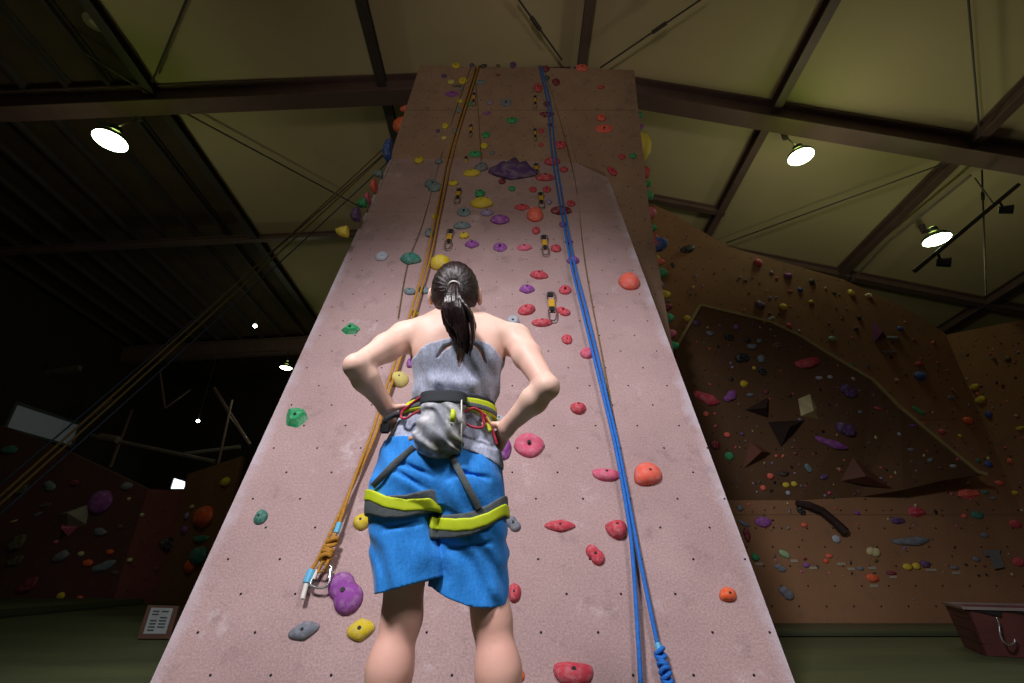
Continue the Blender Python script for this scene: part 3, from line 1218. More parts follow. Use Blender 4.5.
# (x, y, w, h, colour, kind, rotation)
FRONT = [
    # left of and around the yellow rope, upper wall
    (456, 66, 9, 8, 'yellow', 'blob', 0), (472, 65, 5, 5, 'dark purple', 'blob', 0), (483, 66, 9, 5, 'dark brown', 'edge', 20),
    (498, 66, 5, 4, 'olive', 'blob', 0), (513, 65, 7, 8, 'dark purple', 'jug', 0), (498, 75, 5, 3, 'dark red', 'blob', 0),
    (444, 76, 6, 5, 'dark purple', 'jug', 0), (451, 82, 8, 6, 'pale yellow', 'blob', 0), (463, 81, 10, 8, 'yellow', 'jug', 0),
    (457, 86, 10, 3, 'olive', 'edge', 0), (480, 82, 14, 5, 'grey-blue', 'edge', 0), (452, 94, 14, 7, 'purple', 'leaf', 5),
    (461, 89, 6, 5, 'grey', 'blob', 0), (460, 101, 6, 6, 'yellow', 'blob', 0), (469, 104, 6, 5, 'green', 'blob', 0),
    (459, 110, 6, 7, 'grey-blue', 'blob', 0), (506, 103, 12, 9, 'grey', 'jug', 0), (490, 103, 6, 5, 'lilac', 'blob', 0),
    (487, 113, 8, 4, 'purple', 'edge', 20), (512, 120, 12, 8, 'green', 'edge', 5), (486, 135, 9, 8, 'green', 'blob', 0),
    (445, 126, 7, 8, 'yellow', 'drop', 0), (438, 131, 5, 5, 'dark purple', 'blob', 0), (456, 131, 9, 8, 'grey-blue', 'jug', 0),
    (444, 138, 6, 5, 'pale yellow', 'ring', 0), (484, 146, 8, 8, 'yellow', 'ring', 0), (475, 154, 14, 8, 'green', 'drop', 0),
    (492, 153, 6, 6, 'grey', 'blob', 0), (419, 161, 11, 8, 'yellow', 'blob', 0), (439, 162, 8, 5, 'grey-blue', 'edge', 0),
    (513, 169, 48, 19, 'dark purple', 'spikes', -6), (481, 168, 14, 10, 'grey', 'drop', -25), (471, 174, 18, 7, 'yellow', 'drop', 0),
    (433, 186, 18, 14, 'grey-blue', 'lobes', 0), (453, 184, 11, 6, 'yellow', 'drop', 0), (502, 182, 8, 6, 'dark red', 'blob', 0),
    (512, 189, 7, 6, 'green', 'blob', 0), (480, 194, 11, 9, 'green', 'blob', 0), (481, 204, 23, 11, 'yellow', 'drop', -8),
    (464, 213, 14, 9, 'grey-blue', 'jug', 0), (487, 213, 14, 7, 'lilac', 'edge', 0), (500, 220, 20, 10, 'purple', 'edge', -5),
    (462, 226, 18, 8, 'grey-blue', 'edge', 0), (464, 236, 11, 8, 'yellow', 'drop', -30), (472, 245, 14, 9, 'purple', 'leaf', 0),
    (500, 248, 14, 9, 'purple', 'jug', 0), (435, 217, 7, 6, 'yellow', 'blob', 0), (430, 233, 11, 11, 'grey-blue', 'blob', 0),
    # right column
    (546, 69, 8, 8, 'dark red', 'blob', 0), (547, 78, 6, 6, 'olive', 'blob', 0), (556, 82, 8, 9, 'dark red', 'blob', 0),
    (538, 88, 9, 11, 'red', 'blob', 0), (547, 104, 8, 7, 'dark red', 'jug', 0), (547, 114, 15, 7, 'dark red', 'edge', 0),
    (550, 125, 5, 6, 'dark red', 'blob', 0), (541, 131, 6, 7, 'red', 'blob', 0), (560, 145, 13, 10, 'red', 'drop', 10),
    (541, 145, 6, 5, 'red', 'blob', 0), (552, 162, 16, 8, 'red', 'edge', 0), (564, 170, 9, 6, 'red', 'blob', 0),
    (545, 178, 20, 7, 'red', 'edge', 0), (533, 190, 8, 6, 'red', 'jug', 0), (547, 190, 9, 7, 'red', 'jug', 0),
    (582, 68, 12, 8, 'coral', 'blob', 0), (601, 87, 8, 5, 'red', 'edge', 0), (601, 118, 10, 9, 'coral', 'blob', 0),
    (604, 129, 18, 10, 'coral', 'jug', 0), (622, 157, 8, 7, 'red', 'blob', 0), (633, 156, 8, 7, 'green', 'blob', 0),
    (612, 171, 10, 12, 'red', 'lobes', 0), (535, 216, 17, 15, 'coral', 'ball', 0), (522, 208, 15, 7, 'red', 'leaf', 0),
    (549, 202, 7, 6, 'lilac', 'blob', 0), (571, 204, 9, 7, 'red', 'jug', 0), (561, 211, 22, 9, 'dark red', 'edge', 0),
    (536, 231, 9, 9, 'red', 'blob', 0), (556, 249, 11, 9, 'red', 'blob', 0), (524, 248, 15, 7, 'pink', 'drop', 0),
    (569, 242, 9, 5, 'purple', 'edge', 0), (573, 261, 13, 8, 'purple', 'edge', 0), (563, 225, 8, 6, 'purple', 'blob', 0),
    (539, 276, 18, 10, 'red', 'leaf', -12), (527, 290, 15, 10, 'purple', 'leaf', 0), (565, 291, 13, 9, 'red', 'jug', 0),
    (526, 311, 18, 11, 'red', 'drop', 18), (563, 312, 14, 10, 'red', 'lobes', 0), (542, 323, 21, 9, 'red', 'edge', 0),
    (513, 322, 13, 11, 'pale grey', 'ring', -25), (528, 338, 10, 10, 'purple', 'facet', 0), (567, 340, 11, 11, 'red', 'jug', 0),
    (587, 354, 14, 12, 'pink', 'ring', 20), (629, 283, 21, 19, 'coral', 'ball', 0),
    # left side of the slab
    (382, 257, 13, 11, 'pale grey', 'ring', 0), (411, 260, 21, 13, 'teal', 'leaf', -12), (441, 265, 21, 15, 'yellow', 'blob', 15),
    (410, 292, 10, 12, 'grey-blue', 'leaf', 60), (424, 291, 10, 12, 'grey-blue', 'leaf', 60), (415, 314, 8, 7, 'yellow', 'blob', 0),
    (351, 330, 20, 15, 'green', 'facet', -15), (400, 381, 19, 18, 'pale yellow', 'drop', 170), (411, 363, 9, 13, 'purple', 'blob', 0),
    (297, 418, 23, 25, 'green', 'facet', 30), (261, 518, 15, 14, 'teal', 'drop', 90), (362, 522, 17, 16, 'yellow', 'blob', 0),
    (345, 593, 37, 42, 'purple', 'lobes', 0), (361, 630, 27, 25, 'yellow', 'leaf', 10), (304, 631, 29, 21, 'grey', 'leaf', 15),
    # right of the climber
    (578, 408, 16, 12, 'red', 'edge', 0), (529, 446, 31, 22, 'pink', 'jug', -8), (503, 449, 17, 22, 'purple', 'blob', 0),
    (606, 474, 29, 14, 'pink', 'edge', -5), (648, 475, 30, 24, 'coral', 'drop', 215), (560, 526, 30, 13, 'red', 'leaf', 0),
    (616, 528, 21, 22, 'red', 'edge', 8), (595, 555, 18, 20, 'red', 'lobes', 0), (513, 524, 16, 15, 'grey', 'lobes', 180),
    (514, 593, 14, 19, 'red', 'blob', 0), (573, 671, 40, 30, 'red', 'edge', -3), (728, 595, 18, 16, 'orange', 'drop', 200),
    (521, 676, 8, 12, 'orange', 'blob', 0), (499, 420, 15, 8, 'pale grey', 'blob', 0),
]


def front_frame(px, py):
    if py < 160:
        return UP
    if px > 608 and px > 608 + (py - 178) * .372:
        return UP
    return SLAB


for (x, y, w_, h_, c, k, r) in FRONT:
    z = 'upper' if y < 160 else 'mid' if y < 270 else 'low'
    s = 'left' if x < 500 - (y - 160) * .02 and y < 270 else 'right'
    if y >= 270:
        s = 'left' if x < 460 else 'right'
    dp = 0.5
    if k == 'leaf':
        dp = .45
    if w_ > 25:
        dp = .42
    if y < 260:
        dp = .36
    if k == 'spikes':
        dp = .26
        y += 4
    hold(front_frame(x, y), x, y, w_, h_, c, k, r, z + '_' + s, dp, unique=(w_ > 13))

# holds on the tower's side faces, seen past its edges
SL = Frame((bl.x, 0, 0), (0, -1, 0), (0, 0, 1), (-1, 0, 0))


def side_hold(px, py, wpx, hpx, colour, side, kind='blob'):
    """on a side face: keep its pixel place at the depth of the face"""
    Y = 4.98 if side > 0 else 4.9
    if side < 0 and py > 150:
        Y = 4.78 - (py - 150) * 0.012
    P = atY(px, py, Y)
    sc = proj(P)[2] / FPX
    fr = Frame(P, (0, -side * 1.0, 0), (0, 0, 1), (side, 0, 0))
    Xf = 1.78 if side > 0 else (ML.x if py > 150 else ML.x + (TL.x - ML.x) * (P.z - ML.z) / (TL.z - ML.z))
    out = abs(P.x - Xf) + wpx * sc * .5          # how far it stands out of the face
    key = (kind, 77 + len(HOLDS) % 5, 2)
    if key not in _cache:
        bm = hold_shape(kind, key[1], 2)
        me = bpy.data.meshes.new('climbing_hold')
        bm.to_mesh(me)
        bm.free()
        me.materials.append(None)
        me.polygons.foreach_set('use_smooth', [True] * len(me.polygons))
        _cache[key] = me
    o = bpy.data.objects.new('climbing_hold', _cache[key])
    COL.objects.link(o)
    o.material_slots[0].link = 'OBJECT'
    o.material_slots[0].material = HM[colour]
    o.matrix_world = fr.mat(Vector((Xf - side * .01, P.y, P.z))) @ Matrix.Diagonal((hpx * sc * .5, hpx * sc * .5, max(out, .06), 1))
    HOLDS.append(['side_left' if side < 0 else 'side_right', colour, px, py, kind, o, wpx * hpx, None])


for a in ((401, 109, 6, 8, 'coral'), (396, 126, 10, 18, 'orange'), (386, 152, 9, 26, 'blue'), (376, 174, 8, 8, 'grey-blue'), (373, 186, 8, 14, 'coral'),
          (370, 198, 8, 12, 'pink'), (360, 203, 10, 10, 'green'), (361, 215, 12, 16, 'dark purple'), (355, 232, 8, 12, 'yellow')):
    side_hold(*a, -1)
for a in ((642, 115, 5, 8, 'teal'), (643, 127, 5, 8, 'purple'), (645, 148, 15, 30, 'yellow'), (648, 173, 8, 14, 'red'), (650, 184, 6, 8, 'green'), (651, 196, 8, 12, 'green'), (653, 213, 9, 14, 'pink'),
          (655, 228, 7, 8, 'green'), (657, 243, 9, 20, 'red'), (658, 258, 6, 8, 'yellow'), (664, 262, 6, 9, 'coral'), (664, 273, 10, 12, 'green'), (662, 286, 6, 10, 'grey-blue'), (667, 295, 11, 10, 'yellow'),
          (670, 307, 9, 10, 'dark red'), (671, 318, 10, 12, 'green'), (668, 302, 8, 8, 'olive'), (674, 334, 9, 11, 'pink'), (677, 346, 8, 10, 'green'), (666, 244, 8, 18, 'blue')):
    side_hold(*a, 1)

# ================================================================== HOLDS AND VOLUMES ON THE HALL'S WALLS
ARCHPX = arch


def inpoly(x, y, P):
    c = False
    j = len(P) - 1
    for i in range(len(P)):
        if (P[i][1] > y) != (P[j][1] > y) and x < (P[j][0] - P[i][0]) * (y - P[i][1]) / (P[j][1] - P[i][1]) + P[i][0]:
            c = not c
        j = i
    return c


def right_frame(x, y):
    if inpoly(x, y, ARCHPX):
        return AR, 'arch'
    if x > 945 + (y - 333) * .43:
        return WB, 'side'
    return WR, ('above' if y < 470 and not (y > 350 and x < 800) else 'below')


RIGHT = [
    (758, 263, 9, 8, 'red', 'blob', 0), (788, 275, 9, 6, 'purple', 'edge', 0), (812, 282, 6, 7, 'black', 'blob', 0), (800, 290, 5, 5, 'blue', 'blob', 0),
    (851, 293, 6, 8, 'yellow', 'blob', 0), (868, 296, 6, 6, 'cream', 'drop', 40), (811, 302, 6, 4, 'yellow', 'blob', 0), (760, 305, 11, 8, 'dark purple', 'rail', -45),
    (783, 307, 8, 7, 'yellow', 'blob', 0), (771, 319, 5, 8, 'grey', 'drop', -60), (789, 326, 6, 6, 'red', 'blob', 0), (832, 339, 8, 6, 'pale green', 'ring', 0),
    (859, 318, 5, 5, 'black', 'blob', 0), (856, 329, 5, 4, 'dark brown', 'blob', 0), (900, 329, 6, 6, 'blue', 'blob', 0), (893, 338, 12, 6, 'grey', 'edge', 0),
    (888, 352, 4, 14, 'grey-blue', 'rail', 90), (919, 364, 9, 5, 'red', 'blob', 0), (920, 376, 10, 13, 'blue', 'drop', -80), (851, 365, 8, 4, 'teal', 'edge', 0),
    (868, 366, 3, 3, 'blue', 'blob', 0), (924, 413, 5, 4, 'red', 'blob', 0), (951, 398, 8, 5, 'grey', 'ring', 0), (975, 387, 10, 7, 'yellow', 'blob', 0),
    (981, 400, 11, 8, 'yellow', 'blob', 0), (968, 421, 11, 9, 'orange', 'blob', 0), (989, 415, 7, 8, 'blue', 'drop', 90), (1008, 359, 7, 5, 'olive', 'blob', 0),
    (1020, 428, 9, 5, 'yellow', 'edge', 0), (988, 464, 7, 9, 'blue', 'drop', -60), (942, 432, 8, 6, 'red', 'blob', 0), (919, 411, 14, 5, 'green', 'rail', -38),
    (1010, 461, 5, 6, 'coral', 'blob', 0), (978, 461, 6, 5, 'teal', 'blob', 0), (688, 249, 9, 15, 'black', 'drop', -70), (673, 265, 4, 6, 'black', 'blob', 0),
    (687, 319, 8, 7, 'yellow', 'blob', 0), (960, 436, 4, 4, 'yellow', 'blob', 0),
    # on the overhang
    (696, 323, 9, 6, 'dark purple', 'blob', 0), (710, 333, 9, 6, 'grey', 'edge', -15), (729, 337, 10, 8, 'black', 'lobes', 0), (736, 327, 6, 6, 'purple', 'blob', 0),
    (747, 340, 7, 6, 'black', 'blob', 0), (752, 346, 11, 7, 'grey', 'edge', 0), (742, 358, 13, 12, 'black', 'lobes', 60), (761, 359, 8, 9, 'grey-blue', 'blob', 0),
    (762, 371, 9, 9, 'black', 'lobes', 0), (754, 368, 4, 4, 'yellow', 'blob', 0), (744, 384, 9, 8, 'yellow', 'facet', 0), (759, 341, 6, 5, 'grey', 'blob', 0),
    (779, 346, 14, 9, 'brown', 'facet', 0), (807, 362, 27, 12, 'red', 'edge', 12), (731, 379, 5, 5, 'black', 'blob', 0), (766, 392, 6, 5, 'dark red', 'blob', 0),
    (730, 396, 16, 9, 'purple', 'rail', 40), (706, 398, 28, 11, 'red', 'rail', -25), (750, 395, 8, 4, 'grey', 'blob', 0), (819, 378, 8, 4, 'pale grey', 'blob', 0),
    (830, 377, 6, 4, 'pale grey', 'blob', 0), (848, 391, 17, 14, 'dark purple', 'lobes', 0), (845, 429, 17, 18, 'dark purple', 'lobes', 30), (831, 443, 34, 8, 'purple', 'rail', -20),
    (878, 408, 9, 4, 'red', 'edge', -15), (860, 412, 5, 4, 'grey', 'blob', 0), (706, 414, 6, 6, 'coral', 'blob', 0), (727, 435, 7, 6, 'coral', 'blob', 0),
    (742, 434, 5, 4, 'dark purple', 'blob', 0), (715, 445, 10, 10, 'dark red', 'blob', 0), (729, 456, 10, 9, 'green', 'ball', 0), (784, 431, 4, 5, 'dark purple', 'blob', 0),
    (808, 468, 8, 10, 'grey-blue', 'lobes', 0), (824, 477, 6, 9, 'dark purple', 'lobes', 90), (783, 473, 13, 6, 'dark brown', 'edge', 0), (770, 476, 7, 7, 'coral', 'drop', 20),
    (786, 485, 8, 6, 'yellow', 'blob', 0), (794, 484, 7, 6, 'yellow', 'blob', 0), (911, 449, 8, 4, 'grey', 'edge', 0), (930, 460, 7, 5, 'grey', 'drop', 30),
    (940, 468, 6, 4, 'brown', 'blob', 0), (953, 466, 7, 4, 'pale grey', 'blob', 0), (913, 425, 8, 3, 'purple', 'edge', 0), (899, 434, 4, 4, 'pale grey', 'blob', 0),
    # lower wall
    (788, 493, 5, 5, 'pale grey', 'blob', 0), (763, 488, 6, 6, 'coral', 'blob', 0), (801, 511, 9, 9, 'black', 'lobes', 0), (804, 525, 7, 5, 'coral', 'blob', 0),
    (763, 522, 17, 11, 'purple', 'ball', 0), (740, 508, 7, 7, 'grey', 'blob', 0), (744, 523, 13, 6, 'grey', 'edge', -25), (747, 535, 7, 15, 'dark red', 'blob', 0),
    (836, 539, 9, 9, 'pale grey', 'ball', 0), (784, 554, 8, 13, 'pale green', 'lobes', 40), (780, 568, 12, 8, 'grey', 'lobes', 0), (755, 557, 8, 9, 'green', 'drop', -40),
    (873, 552, 13, 12, 'cream', 'lobes', 30), (829, 556, 8, 5, 'coral', 'blob', 0), (826, 561, 6, 5, 'orange', 'blob', 0), (806, 565, 7, 6, 'purple', 'drop', 0),
    (860, 568, 8, 5, 'grey', 'edge', 0), (872, 578, 13, 9, 'orange', 'blob', 0), (891, 573, 10, 6, 'dark red', 'drop', 0), (907, 567, 10, 8, 'yellow', 'blob', 0),
    (916, 566, 8, 8, 'yellow', 'blob', 0), (925, 564, 11, 8, 'dark purple', 'blob', 0), (911, 541, 39, 9, 'grey', 'rail', 3), (917, 512, 19, 14, 'red', 'facet', 0),
    (898, 521, 17, 9, 'dark purple', 'facet', 0), (857, 513, 6, 5, 'purple', 'blob', 0), (969, 494, 24, 13, 'coral', 'facet', 0), (985, 492, 8, 5, 'teal', 'edge', 0),
    (977, 515, 13, 9, 'teal', 'ball', 0), (999, 483, 9, 6, 'coral', 'blob', 0), (1014, 493, 8, 6, 'yellow', 'drop', 0), (1015, 524, 13, 9, 'red', 'ball', 0),
    (984, 535, 9, 6, 'grey', 'ball', 0), (1018, 562, 12, 10, 'red', 'ball', 0), (993, 498, 8, 4, 'grey', 'edge', 0), (954, 567, 10, 5, 'grey', 'edge', 0),
    (787, 593, 18, 16, 'grey-blue', 'lobes', 0), (976, 559, 8, 6, 'grey', 'blob', 0), (964, 516, 7, 5, 'coral', 'blob', 0),
]
# a pair of larger holds in the shade beneath the tower's right side
RIGHT = [r for r in RIGHT if r[:2] != (787, 593)] + [(786, 593, 14, 14, 'grey', 'lobes', 0)]
for (x, y, w_, h_, c, k, r) in RIGHT:
    fr, z = right_frame(x, y)
    hold(fr, x, y, w_, h_, c, k, r, 'wr_' + z, 0.6, bolt=False, unique=(w_ > 12))

LEFT = [
    (101, 502, 24, 26, 'purple', 'ball', 0), (17, 543, 20, 16, 'olive', 'rail', 40), (15, 561, 18, 10, 'olive', 'rail', 25), (21, 490, 14, 10, 'olive', 'rail', 40),
    (45, 505, 13, 6, 'olive', 'edge', 10), (62, 556, 10, 20, 'grey', 'rail', -65), (100, 532, 8, 16, 'grey', 'rail', 80), (88, 563, 11, 8, 'orange', 'blob', 0),
    (110, 552, 8, 6, 'orange', 'blob', 0), (104, 566, 24, 10, 'grey-blue', 'rail', 20), (61, 596, 9, 9, 'yellow', 'ball', 0), (80, 598, 7, 6, 'coral', 'blob', 0),
    (127, 486, 12, 9, 'grey', 'blob', 0), (50, 486, 13, 11, 'grey-blue', 'lobes', 0), (75, 483, 10, 8, 'dark red', 'blob', 0), (120, 527, 7, 6, 'brown', 'blob', 0),
    (129, 499, 4, 4, 'cream', 'blob', 0), (81, 554, 7, 6, 'cream', 'blob', 0), (28, 585, 22, 14, 'dark red', 'rail', 35), (56, 542, 6, 5, 'pink', 'blob', 0),
    (130, 560, 6, 5, 'cream', 'blob', 0), (115, 573, 9, 5, 'brown', 'blob', 0), (38, 514, 9, 4, 'grey', 'edge', 25), (14, 521, 8, 3, 'cream', 'edge', 15),
    (10, 450, 16, 10, 'teal', 'blob', 0)]
for (x, y, w_, h_, c, k, r) in LEFT:
    hold(WL, x, y, w_, h_, c, k, r, 'wl_main', 0.6, bolt=False, unique=(w_ > 12))
for (x, y, w_, h_, c, k, r) in [(168, 545, 16, 19, 'black', 'drop', 60), (142, 515, 5, 4, 'cream', 'blob', 0), (172.5, 581, 11, 24, 'coral', 'blob', 0), (156, 569, 5, 5, 'brown', 'blob', 0)]:
    hold(WL2, x, y, w_, h_, c, k, r, 'wl_recess', 0.6, bolt=False, unique=True)
for (x, y, w_, h_, c, k, r) in [(205, 517, 19, 22, 'orange', 'blob', 0), (226, 482, 10, 11, 'yellow', 'blob', 0), (201, 538, 16, 9, 'teal', 'edge', 0), (199, 556, 16, 20, 'teal', 'blob', 0),
                                (191, 566, 10, 16, 'orange', 'blob', 0), (185, 530, 5, 10, 'purple', 'blob', 0), (187, 516, 4, 8, 'lilac', 'blob', 0), (192, 507, 5, 5, 'cream', 'blob', 0)]:
    hold(WL3, x, y, w_, h_, c, k, r, 'wl_return', 0.6, bolt=False, unique=True)

# uncountable sprinkle of the tiniest holds and screws on the right wall: one object
rnd = random.Random(3)
cols = ['cream', 'coral', 'grey', 'brown', 'dark red', 'lilac', 'olive', 'black', 'pink', 'dark brown']
bm = bmesh.new()
placed = 0
tries = 0
wallpoly = [(668, 222), (727, 256), (842, 291), (900, 318), (945, 345), (1023, 330), (1023, 600), (775, 612), (690, 350)]
while placed < 330 and tries < 4000:
    tries += 1
    x, y = rnd.uniform(668, 1023), rnd.uniform(215, 612)
    if not inpoly(x, y, wallpoly):
        continue
    if x < 677 + (y - 349) * .372 + 8:
        continue
    if any(abs(x - h[2]) < 6 and abs(y - h[3]) < 5 for h in HOLDS):
        continue
    fr, z = right_frame(x, y)
    if y > 575 and rnd.random() < .75:
        continue
    P = fr.hit(x, y)
    s = rnd.uniform(0.8, 2.3) * proj(P)[2] / FPX
    M = fr.mat(P) @ Matrix.Rotation(rnd.uniform(0, 3), 4, 'Z') @ Matrix.Diagonal((s * rnd.uniform(.7, 1.3), s * rnd.uniform(.5, .9), s * .6, 1))
    r_ = bmesh.ops.create_icosphere(bm, subdivisions=1, radius=1.0, matrix=M)
    ci = rnd.randrange(len(cols))
    for f in set(f for v in r_['verts'] for f in v.link_faces):
        f.material_index = ci
        f.smooth = True
    placed += 1
o = obj('tiny_footholds', bm, [HM[c] for c in cols])
tag(o, 'scatter of tiny mixed-colour footholds and screws over the right climbing wall', 'climbing holds')
o['kind'] = 'stuff'


def volume(fr, poly, apex, hgt, m, label, name='wall_volume', lift=0.0):
    bm = bmesh.new()
    base = [fr.hit(*p) for p in poly]
    A_ = fr.hit(*apex) + fr.n * hgt
    vb = [bm.verts.new(p - fr.n * .0) for p in base]
    va = bm.verts.new(A_)
    for i in range(len(vb)):
        bm.faces.new((vb[i], vb[(i + 1) % len(vb)], va))
    bm.faces.new(list(reversed(vb)))
    bmesh.ops.recalc_face_normals(bm, faces=bm.faces)
    return tag(obj(name, bm, m), label, 'wall volume', 'plywood volumes on the climbing walls')


M_vb = mat('volume_brown', (104, 62, 46), 0.7, 0.12, 3, bump=.3, bscale=40)
M_vd = mat('volume_dark', (50, 34, 30), 0.7, 0.12, 3)
M_vc = mat('volume_cream', (206, 196, 150), 0.7, 0.25, 5)
M_vp = mat('volume_purple', (104, 34, 96), 0.6, 0.12, 4)
M_vg = mat('volume_grey', (150, 144, 132), 0.7, 0.15, 5)
volume(AR, [(750, 441), (771, 453), (743, 469)], (757, 452), .14, M_vb, 'dark brown triangular volume on the overhang just right of the green ball hold')
volume(AR, [(853, 457), (893, 489), (841, 481)], (858, 476), .16, M_vb, 'brown triangular volume at the bottom edge of the overhang right of centre')
volume(AR, [(745, 410), (769, 397), (768, 418)], (762, 409), .12, M_vd, 'small dark pointed volume above the black volume on the overhang')
volume(AR, [(768, 422), (805, 420), (781, 447)], (784, 428), .16, M_vd, 'black triangular volume holding grey lumps below the cream volume')
volume(AR, [(798, 399), (810, 394), (817, 408), (818, 419), (801, 416)], (808, 412), .14, M_vc, 'cream yellow block-like volume in the middle of the overhang')
volume(WR, [(871, 320), (886, 337), (874, 343)], (877, 335), .12, M_vp, 'purple triangular volume above the plywood rim on the right wall')
volume(WL, [(57, 515), (90, 504), (86, 524), (68, 530)], (78, 514), .25, M_vg, 'dull grey pyramid volume left of the big purple ball on the left wall')
volume(WL, [(62, 524), (78, 527), (68, 536)], (68, 529), .16, HM['pink'], 'faded pink wedge below the grey pyramid on the left wall')
# curved dark wooden rib on the lower wall
bm = bmesh.new()
pts = [WR.hit(*p) - Vector((0, .03, 0)) for p in ((795, 503), (808, 506), (820, 511), (832, 521), (843, 532))]
bm_tube(bm, pts, [.03, .05, .05, .05, .06], 8)
tag(obj('wooden_rib', bm, M_vd), 'curved dark wooden rib on the lower right wall beneath the overhang', 'wall volume')

# paper route tags under the lower start holds
M_tag = mat('paper_tag', (170, 160, 140), 0.8, 0.05, 5)
for i, (x, y, wd, wh) in enumerate(((759, 564, 8, 'leftmost of all'), (794, 561, 7, 'beside the pale green lobed hold'), (813, 568, 8, 'right of the purple teardrop'),
                                    (841, 564, 8, 'midway, left of the cream hold'), (851, 569, 7, 'left of the small grey edge hold'), (872, 568, 8, 'just above the big orange hold'),
                                    (874, 586, 8, 'just below the big orange hold'), (893, 577, 7, 'below the dark red teardrop hold'), (931, 570, 10, 'right of the yellow pair'), (956, 573, 8, 'nearest the grey board'))):
    P = WR.hit(x, y)
    s = proj(P)[2] / FPX
    bm = bmesh.new()
    bm_box(bm, (0, 0, .004), (wd * s, 2.6 * s, .008))
    bmesh.ops.bevel(bm, geom=bm.edges[:], offset=.002, segments=1, affect='EDGES')
    o = obj('paper_tag', bm, M_tag)
    o.matrix_world = WR.mat(P)
    tag(o, 'small pale paper tag on the lower right wall, ' + wh, 'tag', 'paper tags on the lower right wall')
# grey board on the right wall
bm = bmesh.new()
prism(bm, [WR.hit(*p, .015) for p in ((984, 550), (999, 549), (998, 553), (1003, 567), (994, 569), (989, 556), (985, 556))], (0, -.02, 0))
tag(obj('grey_board', bm, mat('grey_board_paint', (118, 120, 122), .6, .1, 4)), 'pale grey T-shaped board at the far right of the lower wall', 'board')
# bright reflective bolts
M_glint = mat('bare_metal_hanger', (220, 214, 200), 0.12, 0, metal=0.9)
for i, (x, y, wh) in enumerate(((994, 358, 'highest of the three'), (990, 440, 'middle of the three'), (988, 448, 'lowest of the three'))):
    fr = WB
    P = fr.hit(x, y)
    bm = bmesh.new()
    bmesh.ops.create_cone(bm, cap_ends=True, segments=12, radius1=.022, radius2=.016, depth=.03, matrix=Matrix.Translation((0, 0, .015)))
    bmesh.ops.create_icosphere(bm, subdivisions=2, radius=.014, matrix=Matrix.Translation((0, 0, .03)))
    o = obj('bolt_hanger', bm, M_glint)
    o.matrix_world = fr.mat(P)
    tag(o, 'shiny steel bolt hanger on the far right wall, ' + wh, 'bolt hanger', 'shiny hangers on the far right wall')

# ================================================================== ROPES
M_ropeY = mat('yellow_rope', (182, 130, 42), 0.75, 0.2, 60, bump=.6, bscale=160)
M_ropeYd = mat('dull_yellow_rope', (118, 98, 46), 0.75, 0.2, 60, bump=.6, bscale=160)
M_ropeB = mat('blue_rope', (30, 112, 205), 0.7, 0.2, 60, bump=.6, bscale=160)
M_ropeBd = mat('faded_blue_rope', (44, 58, 76), 0.7, 0.2, 60, bump=.6, bscale=160)
M_tape = mat('light_blue_tape', (96, 184, 226), 0.5, .08, 20)
M_white = mat('white_cord', (224, 220, 214), 0.6, .08, 30)
M_chrome = mat('polished_carabiner', (206, 206, 208), 0.2, .05, 20, metal=0.9)
M_slingY = mat('yellow_sling', (206, 160, 40), 0.7, .1, 30)
M_slingK = mat('black_sling', (30, 28, 30), 0.7, .1, 30)


def rp(px, py, off):
    fr = UP if py < 158 else SLAB
    return fr.hit(px, py, off)


def densify(pts, n=4):
    out = []
    for i in range(len(pts) - 1):
        p0 = pts[max(i - 1, 0)]
        p1, p2 = pts[i], pts[i + 1]
        p3 = pts[min(i + 2, len(pts) - 1)]
        for k in range(n):
            t = k / n
            out.append(0.5 * ((2 * p1) + (p2 - p0) * t + (2 * p0 - 5 * p1 + 4 * p2 - p3) * t * t + (3 * p1 - p0 - 3 * p2 + p3) * t ** 3))
    out.append(pts[-1])
    return out


def rope(pxs, off, r, m, name, label, offs=None):
    pts = [rp(x, y, (offs[i] if offs else off)) for i, (x, y) in enumerate(pxs)]
    bm = bmesh.new()
    bm_tube(bm, densify(pts), r, 8)
    return tag(smooth(obj(name, bm, m)), label, 'rope')


Y1 = [(476, 66), (459.5, 117), (448, 157), (441, 190), (434, 222), (427, 255), (415, 298), (397, 357), (386, 388), (373, 430), (356, 474), (338, 527), (331, 543)]
ry1 = rope(Y1, .07, .0105, M_ropeY, 'climbing_rope', 'yellow climbing rope strand with blue tape ending in the knot and carabiner')
Y2 = [(479, 66), (463, 117), (452, 157), (445, 190), (438, 222), (431, 255), (419, 298), (401, 357), (389, 392), (375, 436), (352, 487), (322, 551), (311, 571)]
ry2 = rope(Y2, .05, .0105, M_ropeY, 'climbing_rope', 'yellow climbing rope strand running left of the carabiner to a blue taped white end')
rope([(474, 66), (478, 110), (480, 140), (481, 160)], .03, .005, M_ropeYd, 'rope_or_shadow_strand', 'thin dull rope hanging down the upper wall right of the yellow ropes')
rope([(471, 66), (455, 112), (441, 157), (423, 222), (408, 262), (398, 318)], .02, .004, M_ropeYd, 'rope_or_shadow_strand', 'thin dull yellow strip for the shadow left of the doubled yellow rope')  # slim strand set in for the faint shadow stripes beside the yellow ropes
B1 = [(539, 66), (547, 100), (551, 145), (556, 180), (562.5, 218), (571, 264), (580, 301), (591, 346), (602, 391), (613, 436), (621, 476), (629, 524), (633, 560), (637.5, 628), (641, 690)]
B2 = [(541, 66), (550, 100), (554.5, 145), (559.5, 180), (566, 218), (574.5, 264), (584, 301), (595, 346), (605.5, 391), (616, 436), (624, 476), (633, 524), (643, 575), (657, 642), (659, 650)]
rope(B1, .07, .011, M_ropeB, 'climbing_rope', 'blue climbing rope strand running straight down past the bottom of the slab')
rb2 = rope(B2, .05, .011, M_ropeB, 'climbing_rope', 'blue climbing rope strand ending in a blue knot low on the right')
